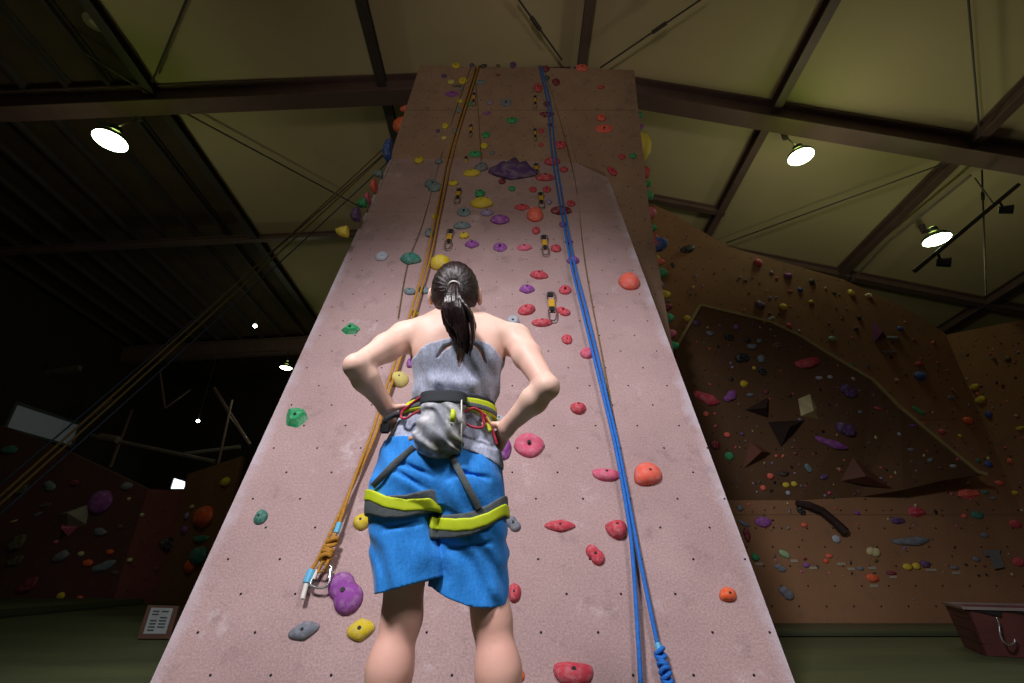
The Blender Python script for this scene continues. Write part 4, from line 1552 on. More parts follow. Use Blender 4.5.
rope([(543, 66), (560, 120), (575, 180), (585, 262), (603, 360), (616, 430)], .012, .005, M_ropeYd, 'rope_or_shadow_strand', 'thin brown strip for the shadow just right of the blue ropes')  # cast shadow of the blue ropes built as a thin brown strip
# tape, knot, carabiner at the yellow rope's end
bm = bmesh.new()
bm_tube(bm, [rp(339.5, 523, .07), rp(336, 533, .07)], .016, 10)
attach(obj('blue_tape', bm, M_tape), ry1)
bm = bmesh.new()
kc = rp(329, 547, .07)
for i in range(5):          # figure-eight knot: coils round the strands
    a = i * 1.25
    c = rp(332.5 - i * 1.7, 541 + i * 4.2, .075)
    ring = []
    for k in range(13):
        t_ = 2 * math.pi * k / 12
        ring.append(c + SLAB.u * math.cos(t_) * .026 + SLAB.n * math.sin(t_) * .02 + SLAB.v * (.012 * math.cos(t_ + a)))
    bm_tube(bm, ring, .0115, 8)
attach(smooth(obj('knot', bm, M_ropeY)), ry1)
bm = bmesh.new()
bm_tube(bm, [rp(328, 552, .07), rp(320, 566, .06), rp(318, 572, .055), rp(324, 572, .06), rp(330, 556, .07)], .009, 8)
attach(smooth(obj('rope_loop', bm, M_ropeY)), ry1)
bm = bmesh.new()
bm_tube(bm, [rp(311.5, 570, .05), rp(306.5, 583, .05)], .021, 10)
attach(obj('blue_tape', bm, M_tape), ry2)
bm = bmesh.new()
bm_tube(bm, [rp(307, 582, .05), rp(302.5, 599, .05)], .0125, 10)
attach(obj('white_rope_end', bm, M_white), ry2)
bm = bmesh.new()
bm_tube(bm, densify([rp(*p, .05) for p in ((318, 568), (311, 582), (312, 586), (320, 588), (328, 585), (331.5, 570), (330, 566), (323, 564), (318, 568))], 4), .0075, 8)
cb = tag(smooth(obj('carabiner', bm, M_chrome)), 'polished steel locking carabiner hanging on the yellow rope knot above the purple hold', 'carabiner')
bm = bmesh.new()
bm_tube(bm, [rp(330.8, 569, .05), rp(329.3, 578, .05)], .012, 10)
attach(smooth(obj('locking_sleeve', bm, M_chrome), 40), cb)
bm = bmesh.new()
bm_tube(bm, [rp(317.5, 570, .05), rp(313.5, 579, .05)], .010, 10)
attach(smooth(obj('gate', bm, M_white), 40), cb)
# blue knot
bm = bmesh.new()
for i in range(7):
    c = rp(659.5 + i * 1.3, 651 + i * 5, .055)
    ring = []
    for k in range(13):
        t_ = 2 * math.pi * k / 12
        ring.append(c + SLAB.u * math.cos(t_) * .021 + SLAB.n * math.sin(t_) * .018 + SLAB.v * (.012 * math.cos(t_ + i * 1.3)))
    bm_tube(bm, ring, .0105, 8)
attach(smooth(obj('knot', bm, M_ropeB)), rb2)
bm = bmesh.new()
bm_tube(bm, [rp(657.3, 643, .05), rp(659.5, 651, .05)], .015, 10)
attach(obj('blue_tape', bm, M_tape), rb2)

# belay ropes stretched from the tower's left flank down to the left
for i, (a, b, m_, r_, lb_) in enumerate((((386, 146), (-30, 523), M_ropeYd, .011, 'upper dull yellow rope stretched diagonally across the dark left bay'),
                                         ((385, 154), (-30, 531), M_ropeYd, .011, 'lower dull yellow rope stretched diagonally across the dark left bay'),
                                         ((388, 150), (-30, 510), M_ropeBd, .008, 'dark blue rope stretched diagonally just above the yellow ones at lower left'),
                                         ((390, 160), (-30, 541), M_ropeBd, .008, 'dark blue rope stretched diagonally just below the yellow ones'))):
    A_ = atY(a[0], a[1], 5.3)
    B_ = atY(b[0], b[1], 4.2)
    A_ = A_ + (A_ - B_).normalized() * .15
    bm = bmesh.new()
    n_ = 14
    bm_tube(bm, [A_.lerp(B_, k / n_) - Vector((0, 0, .05 * math.sin(math.pi * k / n_))) for k in range(n_ + 1)], r_, 8)
    tag(smooth(obj('belay_rope', bm, m_)), lb_, 'rope')

# quickdraws
def qd_meshes():
    d = {}
    def D(ycen, s=1):
        return [Vector((x * s, ycen + y * s, 0)) for x, y in ((-.09, .14), (-.05, .19), (.05, .19), (.10, .13), (.09, -.05), (.05, -.17), (-.03, -.19), (-.08, -.12), (-.09, .14))]
    bm = bmesh.new(); bm_tube(bm, densify(D(-.20), 3), .016, 6); d['carabiner'] = (bm, M_chrome)
    bm = bmesh.new(); bm_tube(bm, densify(D(-.82), 3), .018, 6); d['carabiner_low'] = (bm, M_chrome)
    bm = bmesh.new(); bm_box(bm, (0, -.42, 0), (.15, .28, .06)); bmesh.ops.bevel(bm, geom=bm.edges[:], offset=.015, segments=1, affect='EDGES'); d['sling'] = (bm, M_slingY)
    bm = bmesh.new(); bm_box(bm, (0, -.60, 0), (.10, .14, .052)); bmesh.ops.bevel(bm, geom=bm.edges[:], offset=.015, segments=1, affect='EDGES'); d['keeper'] = (bm, M_slingK)
    bm = bmesh.new(); bm_box(bm, (0, -.02, -.05), (.12, .16, .06)); bmesh.ops.bevel(bm, geom=bm.edges[:], offset=.02, segments=1, affect='EDGES'); d['hanger'] = (bm, M_slingK)
    out = {}
    for k, (bm, m_) in d.items():
        me = bpy.data.meshes.new(k)
        bm.to_mesh(me)
        bm.free()
        me.materials.append(m_)
        out[k] = me
    return out


QM = qd_meshes()
QDS = [(466, 156, 12, 'beside the green teardrop hold left of centre'), (459, 188, 14, 'under the small yellow hold left of centre'), (450.5, 229, 19, 'nearest the climber on the left line'),
       (471, 124, 12, 'fourth from the slab on the left line'), (474, 92, 13, 'highest on the left line'), (535, 95, 12, 'near the top beside the blue rope'), (535, 128, 12, 'beside the small red holds high by the blue rope'),
       (536, 163, 12, 'at the tip of the big dark purple spiky hold'), (540.5, 192, 15, 'just above the coral ball hold'), (544, 235, 19, 'between the two round red holds right of centre'), (550.5, 292, 27, 'largest and lowest, right of the woman')]
for (x, y, L, wh) in QDS:
    fr = UP if y < 158 else SLAB
    P = fr.hit(x, y, .03)
    q2 = proj(P - fr.v * .1)
    q1 = proj(P)
    s = L / math.hypot(q2[0] - q1[0], q2[1] - q1[1]) * .1
    t = thing('quickdraw', 'quickdraw hanging on the tower face, ' + wh, 'quickdraw', P, 'quickdraws on the tower face')
    t.matrix_world = fr.mat(P)
    for k, me in QM.items():
        o = bpy.data.objects.new('carabiner' if k.startswith('carabiner') else k, me)
        COL.objects.link(o)
        o.parent = t
        o.matrix_local = Matrix.Scale(s, 4)

# ================================================================== THINGS ON THE FLOOR
pb = atZ(155, 640, 0)
t = thing('notice_board', 'small brown framed notice board propped on the floor left of the tower', 'notice board', pb)
yb0 = pb.y
cs = [atY(137, 639, yb0), atY(169, 641, yb0), atY(179, 606, yb0 + .1), atY(148, 605, yb0 + .1)]
cs[0].z = cs[1].z = .01
nb = (cs[1] - cs[0]).cross(cs[3] - cs[0]).normalized()
if nb.y > 0:
    nb = -nb
lerp2 = lambda u_, v_: cs[0].lerp(cs[1], u_).lerp(cs[3].lerp(cs[2], u_), v_)
bm = bmesh.new()
prism(bm, [lerp2(0, 0), lerp2(1, 0), lerp2(1, 1), lerp2(0, 1)], -nb * .03)
setfit(obj('backing_board', bm, mat('brown_frame_wood', (88, 58, 46), .6, .15, 8)), t)
bm = bmesh.new()
prism(bm, [lerp2(.14, .14) + nb * .003, lerp2(.84, .14) + nb * .003, lerp2(.84, .92) + nb * .003, lerp2(.14, .92) + nb * .003], -nb * .005)
sheet_ = setfit(obj('notice_sheet', bm, mat('notice_sheet_grey', (150, 158, 158), .4, .1, 8)), t)
bm = bmesh.new()
for r_ in range(7):
    for (u0_, u1_) in ((.24, .44), (.52, .74)):
        if (r_ * 7 + int(u0_ * 10)) % 5 == 0:
            continue
        v_ = .22 + r_ * .095
        prism(bm, [lerp2(u0_, v_) + nb * .005, lerp2(u1_, v_) + nb * .005, lerp2(u1_, v_ + .04) + nb * .005, lerp2(u0_, v_ + .04) + nb * .005], nb * .0015)
attach(obj('printed_lines', bm, mat('print_ink', (60, 62, 66), .6, 0)), sheet_)

# wooden crate at the right
c0 = atZ(984, 656, 0)
yc = c0.y
topz = atY(965, 608, yc - .08).z
tx0 = atY(965, 608, yc - .08).x
t = thing('wooden_crate', 'reddish brown flared wooden crate with a curved metal handle at far right', 'crate', (c0.x + .4, yc + .3, 0))
M_cr = mat('crate_wood', (92, 50, 46), .5, .25, 5)
M_crd = mat('crate_inside', (20, 15, 15), .9, 0)
W2 = .62
ang = math.radians(28)
ux, uy = Vector((math.cos(ang), -math.sin(ang), 0)), Vector((math.sin(ang), math.cos(ang), 0))
bb = Vector((c0.x, yc, .004))
b0 = [bb, bb + ux * W2, bb + ux * W2 + uy * .5, bb + uy * .5]
tt = Vector((tx0, yc - .08, topz))
bm = bmesh.new()
t0 = [tt, tt + ux * (W2 + .2), tt + ux * (W2 + .2) + uy * .62, tt + uy * .62]
for i in range(4):           # four walls of boards, 2 cm thick
    j = (i + 1) % 4
    inn = (sum(b0, Vector()) / 4 - (b0[i] + b0[j]) / 2).normalized() * .02
    for k in range(4):
        f0, f1 = k / 4 + .006, (k + 1) / 4 - .006
        q = [b0[i].lerp(t0[i], f0), b0[j].lerp(t0[j], f0), b0[j].lerp(t0[j], f1), b0[i].lerp(t0[i], f1)]
        prism(bm, q, inn)
setfit(obj('side_boards', bm, M_cr), t)
bm = bmesh.new()
prism(bm, [p + Vector((0, 0, .0)) for p in b0], (0, 0, .02))
setfit(obj('bottom_board', bm, M_cr), t)
bm = bmesh.new()
for i in range(4):
    bm_bar(bm, t0[i], t0[(i + 1) % 4], .03, .018)
setfit(obj('rim', bm, M_pale), t)
# the wedge-shaped gaps cut under the rim
bm = bmesh.new()
for (xa, xb_) in ((.02, .2), (.23, .44)):
    p0 = t0[0] + ux * xa + Vector((0, 0, -.010)) - uy * .006
    p1 = t0[0] + ux * xb_ + Vector((0, 0, -.010)) - uy * .006
    p2 = t0[0] + ux * (xb_ - .01) + uy * .002 + Vector((0, 0, -.05))
    prism(bm, [p0, p1, p2], uy * .008)
setfit(obj('slot', bm, M_crd), t)
bm = bmesh.new()
hp = [(996, 617), (999, 624), (1000, 634), (1003, 641), (1009, 645), (1014, 643), (1015, 639)]
bm_tube(bm, densify([atY(x, y, yc - .16) for (x, y) in hp], 3), .007, 8)
setfit(smooth(obj('handle', bm, M_chrome)), t)

# ================================================================== THE CLIMBER
def J(px, py, Y):
    return np.array(atY(px, py, Y))


def sec(py, xl, xr, Y, b, grow=0.0):
    l, r = atY(xl, py, Y), atY(xr, py, Y)
    return ((l.z + r.z) / 2, (l.x + r.x) / 2, Y, (r.x - l.x) / 2 + grow, b + grow)


TORSO = [sec(520, 374, 505, 1.53, .105, -.012), sec(482, 374, 501, 1.53, .118, -.012), sec(458, 380, 500, 1.53, .112, -.012), sec(440, 388, 496, 1.53, .100, -.010),
         sec(420, 402, 492, 1.525, .088, -.008), sec(402, 415, 492, 1.52, .083, -.006), sec(385, 416, 497, 1.515, .088, -.004), sec(366, 414, 502, 1.51, .096, -.003),
         sec(350, 411, 506, 1.505, .096, -.002), sec(337, 408, 508, 1.50, .086), sec(327, 412, 500, 1.50, .072), sec(318, 432, 484, 1.50, .055)]
ZTOP = sec(322, 412, 500, 1.50, .07)[0]


def torso(P):
    return loft(P, TORSO, 2.25)


def march(px, py, off=0.0, f=None):
    f = f or torso
    d = ray(px, py)
    d.normalize()
    o = np.array(CAM)
    d = np.array(d)
    ts = np.linspace(1.1, 2.3, 1200)
    v = f(o + ts[:, None] * d) - off
    i = np.argmax(v < 0)
    return o + ts[i] * d


HR = math.radians(26)
RX = np.array([1.0, 0, 0])
hu = np.array([0, -math.sin(HR), math.cos(HR)])
hf = np.array([0, math.cos(HR), math.sin(HR)])
RH = np.stack([RX, hf, hu], 1)
HC = J(455.5, 293, 1.475)


def hl(x, y, z):
    return HC + RX * x + hf * y + hu * z


SHL, SHR = J(403, 338, 1.50), J(517, 340, 1.50)
ELL, ELR = J(356, 366, 1.36), J(547, 387, 1.36)
WRL, WRR = J(385, 405, 1.475), J(507, 427, 1.475)
LEGS = {}


def hand_pts(side):
    """knuckles and fingers wrapping forward round the waist; side -1 left, +1 right"""
    py = 419 if side < 0 else 436
    z0, cx, cy, a, b = sec(py, 400 if side < 0 else 401, 493, 1.525, .09)
    wr = WRL if side < 0 else WRR
    res = []
    for i in range(4):
        ln = (.98, 1.08, 1.0, .8)[i]
        zk = z0 + .026 - i * .019
        def at(th, o):
            t = math.radians(th)
            return np.array([cx + side * (a + o) * math.cos(t), cy + (b + o) * math.sin(t), zk - .010 * th / 60])
        res.append([at(12 + i * 2, .030), at(12 + 24 * ln, .030), at(12 + 42 * ln, .028), at(12 + 56 * ln, .022)])
    th = [wr * .55 + res[0][0] * .45 + np.array([0, -.012, .004]), np.array([cx + side * (a + .024) * math.cos(.35), cy - (b + .018) * math.sin(.40), z0 + .024]),
          np.array([cx + side * (a + .014) * math.cos(.72), cy - (b + .022) * math.sin(.72), z0 + .020])]
    return res, th


ZLOW = J(440, 512, 1.5)[2]


def trunk(P):
    d = smax(torso(P), P[:, 2] - ZTOP, .03)
    d = smax(d, ZLOW - P[:, 2], .04)
    # buttocks and shoulder blades
    for (px, py, Y, r) in ((408, 490, 1.48, (.070, .055, .07)), (466, 493, 1.48, (.070, .055, .07))):
        d = smin(d, ell(P, J(px, py, Y), r), .05)
    for (px, py) in ((430, 350), (486, 352)):
        d = smin(d, ell(P, J(px, py, 1.455), (.040, .030, .058)), .05)
    # spine furrow
    sp = rcone(P, J(459, 335, 1.385), J(455, 395, 1.42), .012, .012)
    return smax(d, -sp, .03)


def body(P):
    d = trunk(P)
    # trapezius, clavicle mass, neck
    d = smin(d, rcone(P, J(458, 330, 1.49), hl(0, -.022, -.085), .060, .048), .055)
    for s_, S in ((-1, SHL), (1, SHR)):
        d = smin(d, rcone(P, J(458 + s_ * 12, 320, 1.50), S + np.array([-s_ * .01, 0, .010]), .040, .043), .05)
    # arms
    for S, E, W_, s_ in ((SHL, ELL, WRL, -1), (SHR, ELR, WRR, 1)):
        m1 = S * .62 + E * .38
        d = smin(d, rcone(P, S, m1, .052, .046), .03)
        d = smin(d, rcone(P, m1, E, .045, .033), .02)
        d = smin(d, ell(P, E + np.array([s_ * .002, -.010, -.004]), (.026, .026, .028)), .02)
        m2 = E * .68 + W_ * .32
        d = smin(d, rcone(P, E, m2, .033, .039), .02)
        d = smin(d, rcone(P, m2, W_, .040, .025), .02)
    # hands
    for s_ in (-1, 1):
        fs, th = hand_pts(s_)
        W_ = WRL if s_ < 0 else WRR
        hd = None
        for i, f in enumerate(fs):
            root = W_ + np.array([0, .004, (1.5 - i) * .010])
            e = rcone(P, root, f[0], .0145, .0120)
            hd = e if hd is None else smin(hd, e, .016)
        d = smin(d, hd, .02)
        for i, f in enumerate(fs):
            r = (.0095, .010, .0095, .0082)[i]
            g = rcone(P, f[0], f[1], r * 1.1, r)
            g = smin(g, rcone(P, f[1], f[2], r, r * .93), .004)
            g = smin(g, rcone(P, f[2], f[3], r * .93, r * .8), .004)
            d = smin(d, g, .005)
        g = rcone(P, th[0], th[1], .014, .011)
        g = smin(g, rcone(P, th[1], th[2], .011, .0088), .005)
        d = smin(d, g, .008)
    # legs
    for (hp, kn, cf, an) in (((-.312, 1.53, .80), (-.306, 1.535, .455), (-.324, 1.525, .335), (-.334, 1.545, .085)), ((-.130, 1.53, .80), (-.056, 1.535, .450), (-.036, 1.525, .330), (-.012, 1.545, .085))):
        hp, kn, cf, an = map(np.array, (hp, kn, cf, an))
        d = smin(d, rcone(P, hp, kn, .080, .052), .03)
        d = smin(d, rcone(P, kn, cf, .050, .054), .03)
        d = smin(d, rcone(P, cf, an, .055, .034), .03)
        d = smin(d, ell(P, cf + np.array([0, -.012, -.005]), (.049, .047, .085)), .03)
        d = smin(d, ell(P, kn + np.array([0, .02, 0]), (.044, .043, .052)), .02)
        # foot
        d = smin(d, rcone(P, an + np.array([0, -.015, -.05]), an + np.array([0, .11, -.058]), .033, .026), .03)
        d = smin(d, ell(P, an + np.array([0, .15, -.062]), (.043, .055, .022)), .025)
        for t in range(5):
            x = (-.030 + t * .0155) * (1 if hp[0] < -.2 else -1)
            d = smin(d, rcone(P, an + np.array([x, .17, -.066]), an + np.array([x * 1.15, .215 - t * .006, -.070]), .0105, .0088 + .003 * (t == 0)), .006)
    # head
    h = ell(P, HC, (.073, .092, .097), RH)
    h = smin(h, ell(P, hl(0, .030, -.062), (.054, .062, .058), RH), .04)
    h = smin(h, rcone(P, hl(0, .088, .012), hl(0, .108, -.022), .008, .0125), .012)        # nose
    h = smin(h, ell(P, hl(0, .080, .030), (.045, .014, .012), RH), .015)                    # brow
    for s_ in (-1, 1):
        h = smax(h, -ell(P, hl(s_ * .030, .096, .008), (.018, .014, .011), RH), .012)       # eye sockets
        e = ell(P, hl(s_ * .087, -.008, -.014), (.011, .020, .032), RH)
        e = smax(e, -ell(P, hl(s_ * .099, .000, -.008), (.008, .011, .018), RH), .006)
        h = smin(h, e, .008)
        h = smin(h, ell(P, hl(s_ * .038, .062, -.028), (.022, .022, .018), RH), .02)
    h = smin(h, ell(P, hl(0, .090, -.052), (.024, .010, .008), RH), .010)                   # lips
    h = smax(h, -ell(P, hl(0, .102, -.053), (.022, .006, .0016), RH), .004)
    h = smin(h, ell(P, hl(0, .078, -.092), (.022, .018, .016), RH), .02)                    # chin
    return smin(d, h, .02)


M_skin = bpy.data.materials.new('skin')
M_skin.use_nodes = True
q = NB(M_skin)
bsdf = M_skin.node_tree.nodes['Principled BSDF']
tc = q.n('ShaderNodeTexCoord').outputs['Object']
c = q.mix(q.ramp(q.noise(tc, 7, 4), .35, .7), srgb((236, 198, 180)), srgb((226, 180, 164)))
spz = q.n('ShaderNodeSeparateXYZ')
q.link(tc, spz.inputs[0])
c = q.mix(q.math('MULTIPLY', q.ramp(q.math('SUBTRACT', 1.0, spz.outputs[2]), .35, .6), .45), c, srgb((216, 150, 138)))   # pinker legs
c = q.mix(q.math('MULTIPLY', q.ramp(q.noise(tc, 30, 4), .6, .8), .25), c, srgb((198, 128, 112)))
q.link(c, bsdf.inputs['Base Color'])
bsdf.inputs['Roughness'].default_value = .5
bsdf.inputs['Specular IOR Level'].default_value = .4
bsdf.inputs['Subsurface Weight'].default_value = .12
bsdf.inputs['Subsurface Radius'].default_value = (.012, .005, .003)
bsdf.inputs['Subsurface Scale'].default_value = .6
bpn = q.n('ShaderNodeBump')
bpn.inputs['Strength'].default_value = .15
bpn.inputs['Distance'].default_value = .002
q.link(q.noise(tc, 180, 2), bpn.inputs['Height'])
q.link(bpn.outputs[0], bsdf.inputs['Normal'])

person = thing('person', 'woman in grey halter top and blue shorts, hands on hips, looking up at the tower', 'person', (-.18, 1.54, 0))
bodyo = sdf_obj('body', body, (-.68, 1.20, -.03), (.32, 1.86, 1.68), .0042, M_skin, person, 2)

M_eye = mat('eye_white', (235, 232, 228), .2, 0)
M_iris = mat('dark_iris', (40, 26, 20), .2, 0)
for s_ in (-1, 1):
    c = hl(s_ * .030, .077, .008)
    bm = bmesh.new()
    bmesh.ops.create_icosphere(bm, subdivisions=3, radius=.0125, matrix=Matrix.Translation(c))
    eo = attach(smooth(obj('eye', bm, [M_eye, M_iris])), bodyo)
    for f in eo.data.polygons:
        if (np.array(f.center) - c) @ hf > .0105:
            f.material_index = 1

# ---- fabric of the top: heather grey jersey
def cloth_mat(name, c0, c1, sc=220, bump=.25, rough=.9):
    m = bpy.data.materials.new(name)
    m.use_nodes = True
    q = NB(m)
    b = m.node_tree.nodes['Principled BSDF']
    tc = q.n('ShaderNodeTexCoord').outputs['Object']
    mp = q.n('ShaderNodeMapping')
    mp.inputs['Scale'].default_value = (1, 1, .35)
    q.link(tc, mp.inputs[0])
    f = q.ramp(q.noise(mp.outputs[0], sc, 3, .7), .35, .65)
    q.link(q.mix(f, srgb(c0), srgb(c1)), b.inputs['Base Color'])
    b.inputs['Roughness'].default_value = rough
    b.inputs['Specular IOR Level'].default_value = .2
    b.inputs['Sheen Weight'].default_value = .15
    bp = q.n('ShaderNodeBump')
    bp.inputs['Strength'].default_value = bump
    bp.inputs['Distance'].default_value = .003
    q.link(q.math('ADD', q.noise(tc, sc, 2), q.math('MULTIPLY', q.noise(tc, 18, 3), 2.0)), bp.inputs['Height'])
    q.link(bp.outputs[0], b.inputs['Normal'])
    return m


M_top = cloth_mat('heather_grey_jersey', (150, 157, 180), (190, 197, 218))
M_short = cloth_mat('blue_short_cloth', (34, 126, 212), (48, 142, 230), 120, .3, .75)


def xz_poly(P, pts):
    """height of a polyline (given in image points at Y) as a function of X"""
    xs = np.array([p[0] for p in pts])
    zs = np.array([p[2] for p in pts])
    return np.interp(P[:, 0], xs, zs)


NECK = [J(405, 361, 1.45), J(416, 356.5, 1.44), J(426, 346, 1.42), J(440, 340.5, 1.41), J(451, 337, 1.405), J(463, 337, 1.405), J(477, 340, 1.41), J(489.6, 345, 1.42), J(498, 354, 1.44), J(508, 363, 1.45)]
HEMT = [J(378, 443, 1.47), J(395, 441, 1.45), J(420, 440, 1.42), J(450, 446, 1.42), J(475, 453, 1.43), J(500, 466, 1.47)]


ZHS = J(440, 437, 1.43)[2]


def folds(P, amp, s=1.0):
    n = vnoise(P * np.array([1, 1, 1.0]), 9) * .6
    return amp * (np.sin((P[:, 2] * 90 + P[:, 0] * 25 * s + n * 4)) * .5 + vnoise(P, 26) * .7)


def top(P):
    t = np.minimum(trunk(P), torso(P) + .002)
    zz = P[:, 2]
    zb = J(455, 398, 1.44)[2]
    near = np.exp(-((zz - zb - .03) / .035) ** 2)
    puff = .011 * np.exp(-((zz - zb - .045) / .03) ** 2) + .006 * np.exp(-((zz - zb + .05) / .04) ** 2)
    d = t - .007 - puff - folds(P, .0022) * (0.4 + 1.6 * near) - .0025 * np.sin(P[:, 0] * 95 + vnoise(P, 8) * 3) * near
    d = d - .013 * np.clip((ZHS - zz) / .03, 0, 1)
    d = d - .0022 * np.sin(P[:, 0] * 130 + zz * 55 + vnoise(P, 10) * 3) * np.clip((P[:, 0] * 0 + 1.3 - zz) / .1, 0, 1)
    # bust
    front = P[:, 1] > 1.5
    for s_ in (-1, 1):
        d = smin(d, ell(P, np.array([-.20 + s_ * .065, 1.585, J(458, 362, 1.5)[2]]), (.062, .05, .06)), .03)
    cut = zz - xz_poly(P, NECK) - np.where(front, .05, 0)
    d = smax(d, cut * .8, .004)
    d = smax(d, (xz_poly(P, HEMT) - zz), .004)
    # three keyholes below the neckline
    for (a, b, r0, r1) in ((J(453, 345, 1.42), J(445, 349, 1.42), .003, .005), (J(445, 349, 1.42), J(437, 358, 1.42), .005, .0015), (J(461.5, 345, 1.42), J(460.5, 357, 1.42), .003, .0072),
                           (J(460.5, 357, 1.42), J(459.7, 367, 1.42), .0072, .001), (J(474, 345, 1.42), J(481, 352, 1.42), .003, .005), (J(481, 352, 1.42), J(485.5, 362, 1.42), .005, .0015)):
        A2, B2 = a[[0, 2]], b[[0, 2]]
        Q = P[:, [0, 2]]
        ba = B2 - A2
        t_ = np.clip((Q - A2) @ ba / (ba @ ba), 0, 1)
        k = np.linalg.norm(Q - A2 - t_[:, None] * ba, axis=1) - (r0 + (r1 - r0) * t_) * 1.5
        d = np.where(front, d, np.maximum(d, -k))
    return d


topo = sdf_obj('halter_top', top, (-.45, 1.36, .84), (.05, 1.68, 1.36), .003, M_top, person, 1)

# ---- shorts
LL = [sec(482, 373, 440, 1.515, .105), sec(510, 369.5, 441, 1.515, .106), sec(535, 371, 443, 1.515, .100), sec(560, 373, 448, 1.515, .100), sec(585, 374.5, 451, 1.515, .100), sec(602, 375, 452, 1.515, .100)]
LR = [sec(482, 437, 502, 1.53, .105), sec(510, 437, 505.5, 1.53, .108), sec(535, 435, 507, 1.53, .102), sec(560, 431, 508, 1.545, .098), sec(590, 430, 508.5, 1.545, .096), sec(615, 430, 509, 1.545, .096)]
HEML = [J(372, 595, 1.44), J(385, 592, 1.44), J(410, 585, 1.44), J(447, 575, 1.44)]
HEMR = [J(428, 588, 1.44), J(445, 598, 1.44), J(468, 607, 1.44), J(490, 609, 1.44), J(512, 606, 1.44)]
PELV = [sec(436, 386, 496, 1.53, .100), sec(446, 383.5, 497.5, 1.53, .108), sec(460, 379, 500, 1.53, .118), sec(480, 373, 503, 1.53, .124), sec(500, 370, 505, 1.53, .118), sec(515, 370, 505, 1.53, .10)]
ZW = J(440, 444, 1.44)[2]
ZCR = J(440, 528, 1.50)[2]


def shorts_base(P):
    pv = np.maximum(np.maximum(loft(P, PELV, 2.3), P[:, 2] - xz_poly(P, HEMT) - .012), ZCR + .055 - P[:, 2])
    for (px, py) in ((407, 484), (468, 488)):
        pv = smin(pv, ell(P, J(px, py, 1.475), (.075, .075, .085)), .04)
    a = loft(P, LL, 2.3)
    b = loft(P, LR, 2.3)
    zt = PELV[3][0]
    a = smax(a, P[:, 2] - zt, .03)
    b = smax(b, P[:, 2] - zt, .03)
    return a, b, pv


def shorts_out(P):
    a, b, pv = shorts_base(P)
    lg = np.minimum(a, b)
    return smin(pv, lg, .03)


def shorts(P):
    a, b, pv = shorts_base(P)
    zz = P[:, 2]
    # hem cuts
    ha = xz_poly(P, HEML)
    hb = xz_poly(P, HEMR)
    w_ = np.sin(P[:, 2] * 55 + P[:, 0] * 60 + vnoise(P, 7) * 5) * .5 + vnoise(P * np.array([1.6, 1.6, .8]), 16) * .8
    amp = .0035 + .003 * np.clip((ZCR + .12 - zz) / .2, 0, 1)
    a1, b1 = a - w_ * amp, b - w_ * amp
    # hollow legs from below
    a2 = np.maximum(np.maximum(a1, ha - zz), -np.maximum(a1 + .013, zz - ha - .07))
    b2 = np.maximum(np.maximum(b1, hb - zz), -np.maximum(b1 + .013, zz - hb - .07))
    lg = np.minimum(a2, b2)
    # seam between the buttocks, creases at the hip joints
    d = smin(pv - w_ * .0035, lg, .02)
    cr_ = rcone(P, J(437, 470, 1.385), J(440, 535, 1.41), .006, .012)
    d = smax(d, -cr_, .035)
    for (p0, p1) in (((395, 470), (430, 492)), ((448, 478), (470, 470)), ((385, 528), (420, 522)), ((450, 548), (490, 542)),
                     ((452, 472), (490, 478)), ((400, 462), (432, 476))):
        A_, B_ = march(*p0, 0, shorts_out), march(*p1, 0, shorts_out)
        d = smax(d, -rcone(P, A_, B_, .0035, .0015), .016)
    return d


shortso = sdf_obj('shorts', shorts, (-.46, 1.36, .44), (.06, 1.70, .96), .0034, M_short, person, 1)

# ---- harness
M_hblack = mat('black_webbing', (34, 38, 46), .8, .15, 60, bump=.3, bscale=300)
M_hgrey = mat('grey_harness_mesh', (84, 92, 94), .8, .15, 60, bump=.3, bscale=300)
M_lime = mat('lime_harness_fabric', (196, 214, 30), .65, .08, 30)
M_redc = mat('red_gear_cord', (176, 38, 62), .5, .1, 60)
ZB = march(440, 401, .02)[2]


def belt_z(P):
    return ZB - .020 * np.clip((P[:, 1] - 1.43) / .18, 0, 1) - .010 * (P[:, 0] + .2)


def belt(P):
    d = torso(P) - .020
    return smax(d, np.abs(P[:, 2] - belt_z(P) - .004) - .024, .006)


harness = sdf_obj('harness', belt, (-.42, 1.36, ZB - .08), (.02, 1.70, ZB + .06), .003, M_hblack, person, 1)
XC = J(442, 402, 1.43)[0]


def belt_lime(P):
    d = torso(P) - .0255
    d = smax(d, np.abs(P[:, 2] - belt_z(P) + .006) - .019, .004)
    d = smax(d, .060 - np.abs(P[:, 0] - XC), .004)
    return smax(d, P[:, 1] - 1.60, .004)


def belt_grey(P):
    d = torso(P) - .0285
    d = smax(d, np.abs(P[:, 2] - belt_z(P) + .010 + .05 * (np.abs(P[:, 0] - XC) - .08)) - .0085, .004)
    d = smax(d, .064 - np.abs(P[:, 0] - XC), .004)
    return smax(d, P[:, 1] - 1.50, .004)


bp_ = sdf_obj('lime_panel', belt_lime, (-.43, 1.35, ZB - .09), (.04, 1.66, ZB + .05), .0028, M_lime, harness, 1)
sdf_obj('grey_panel', belt_grey, (-.43, 1.35, ZB - .09), (.04, 1.56, ZB + .05), .0028, M_hgrey, harness, 1)


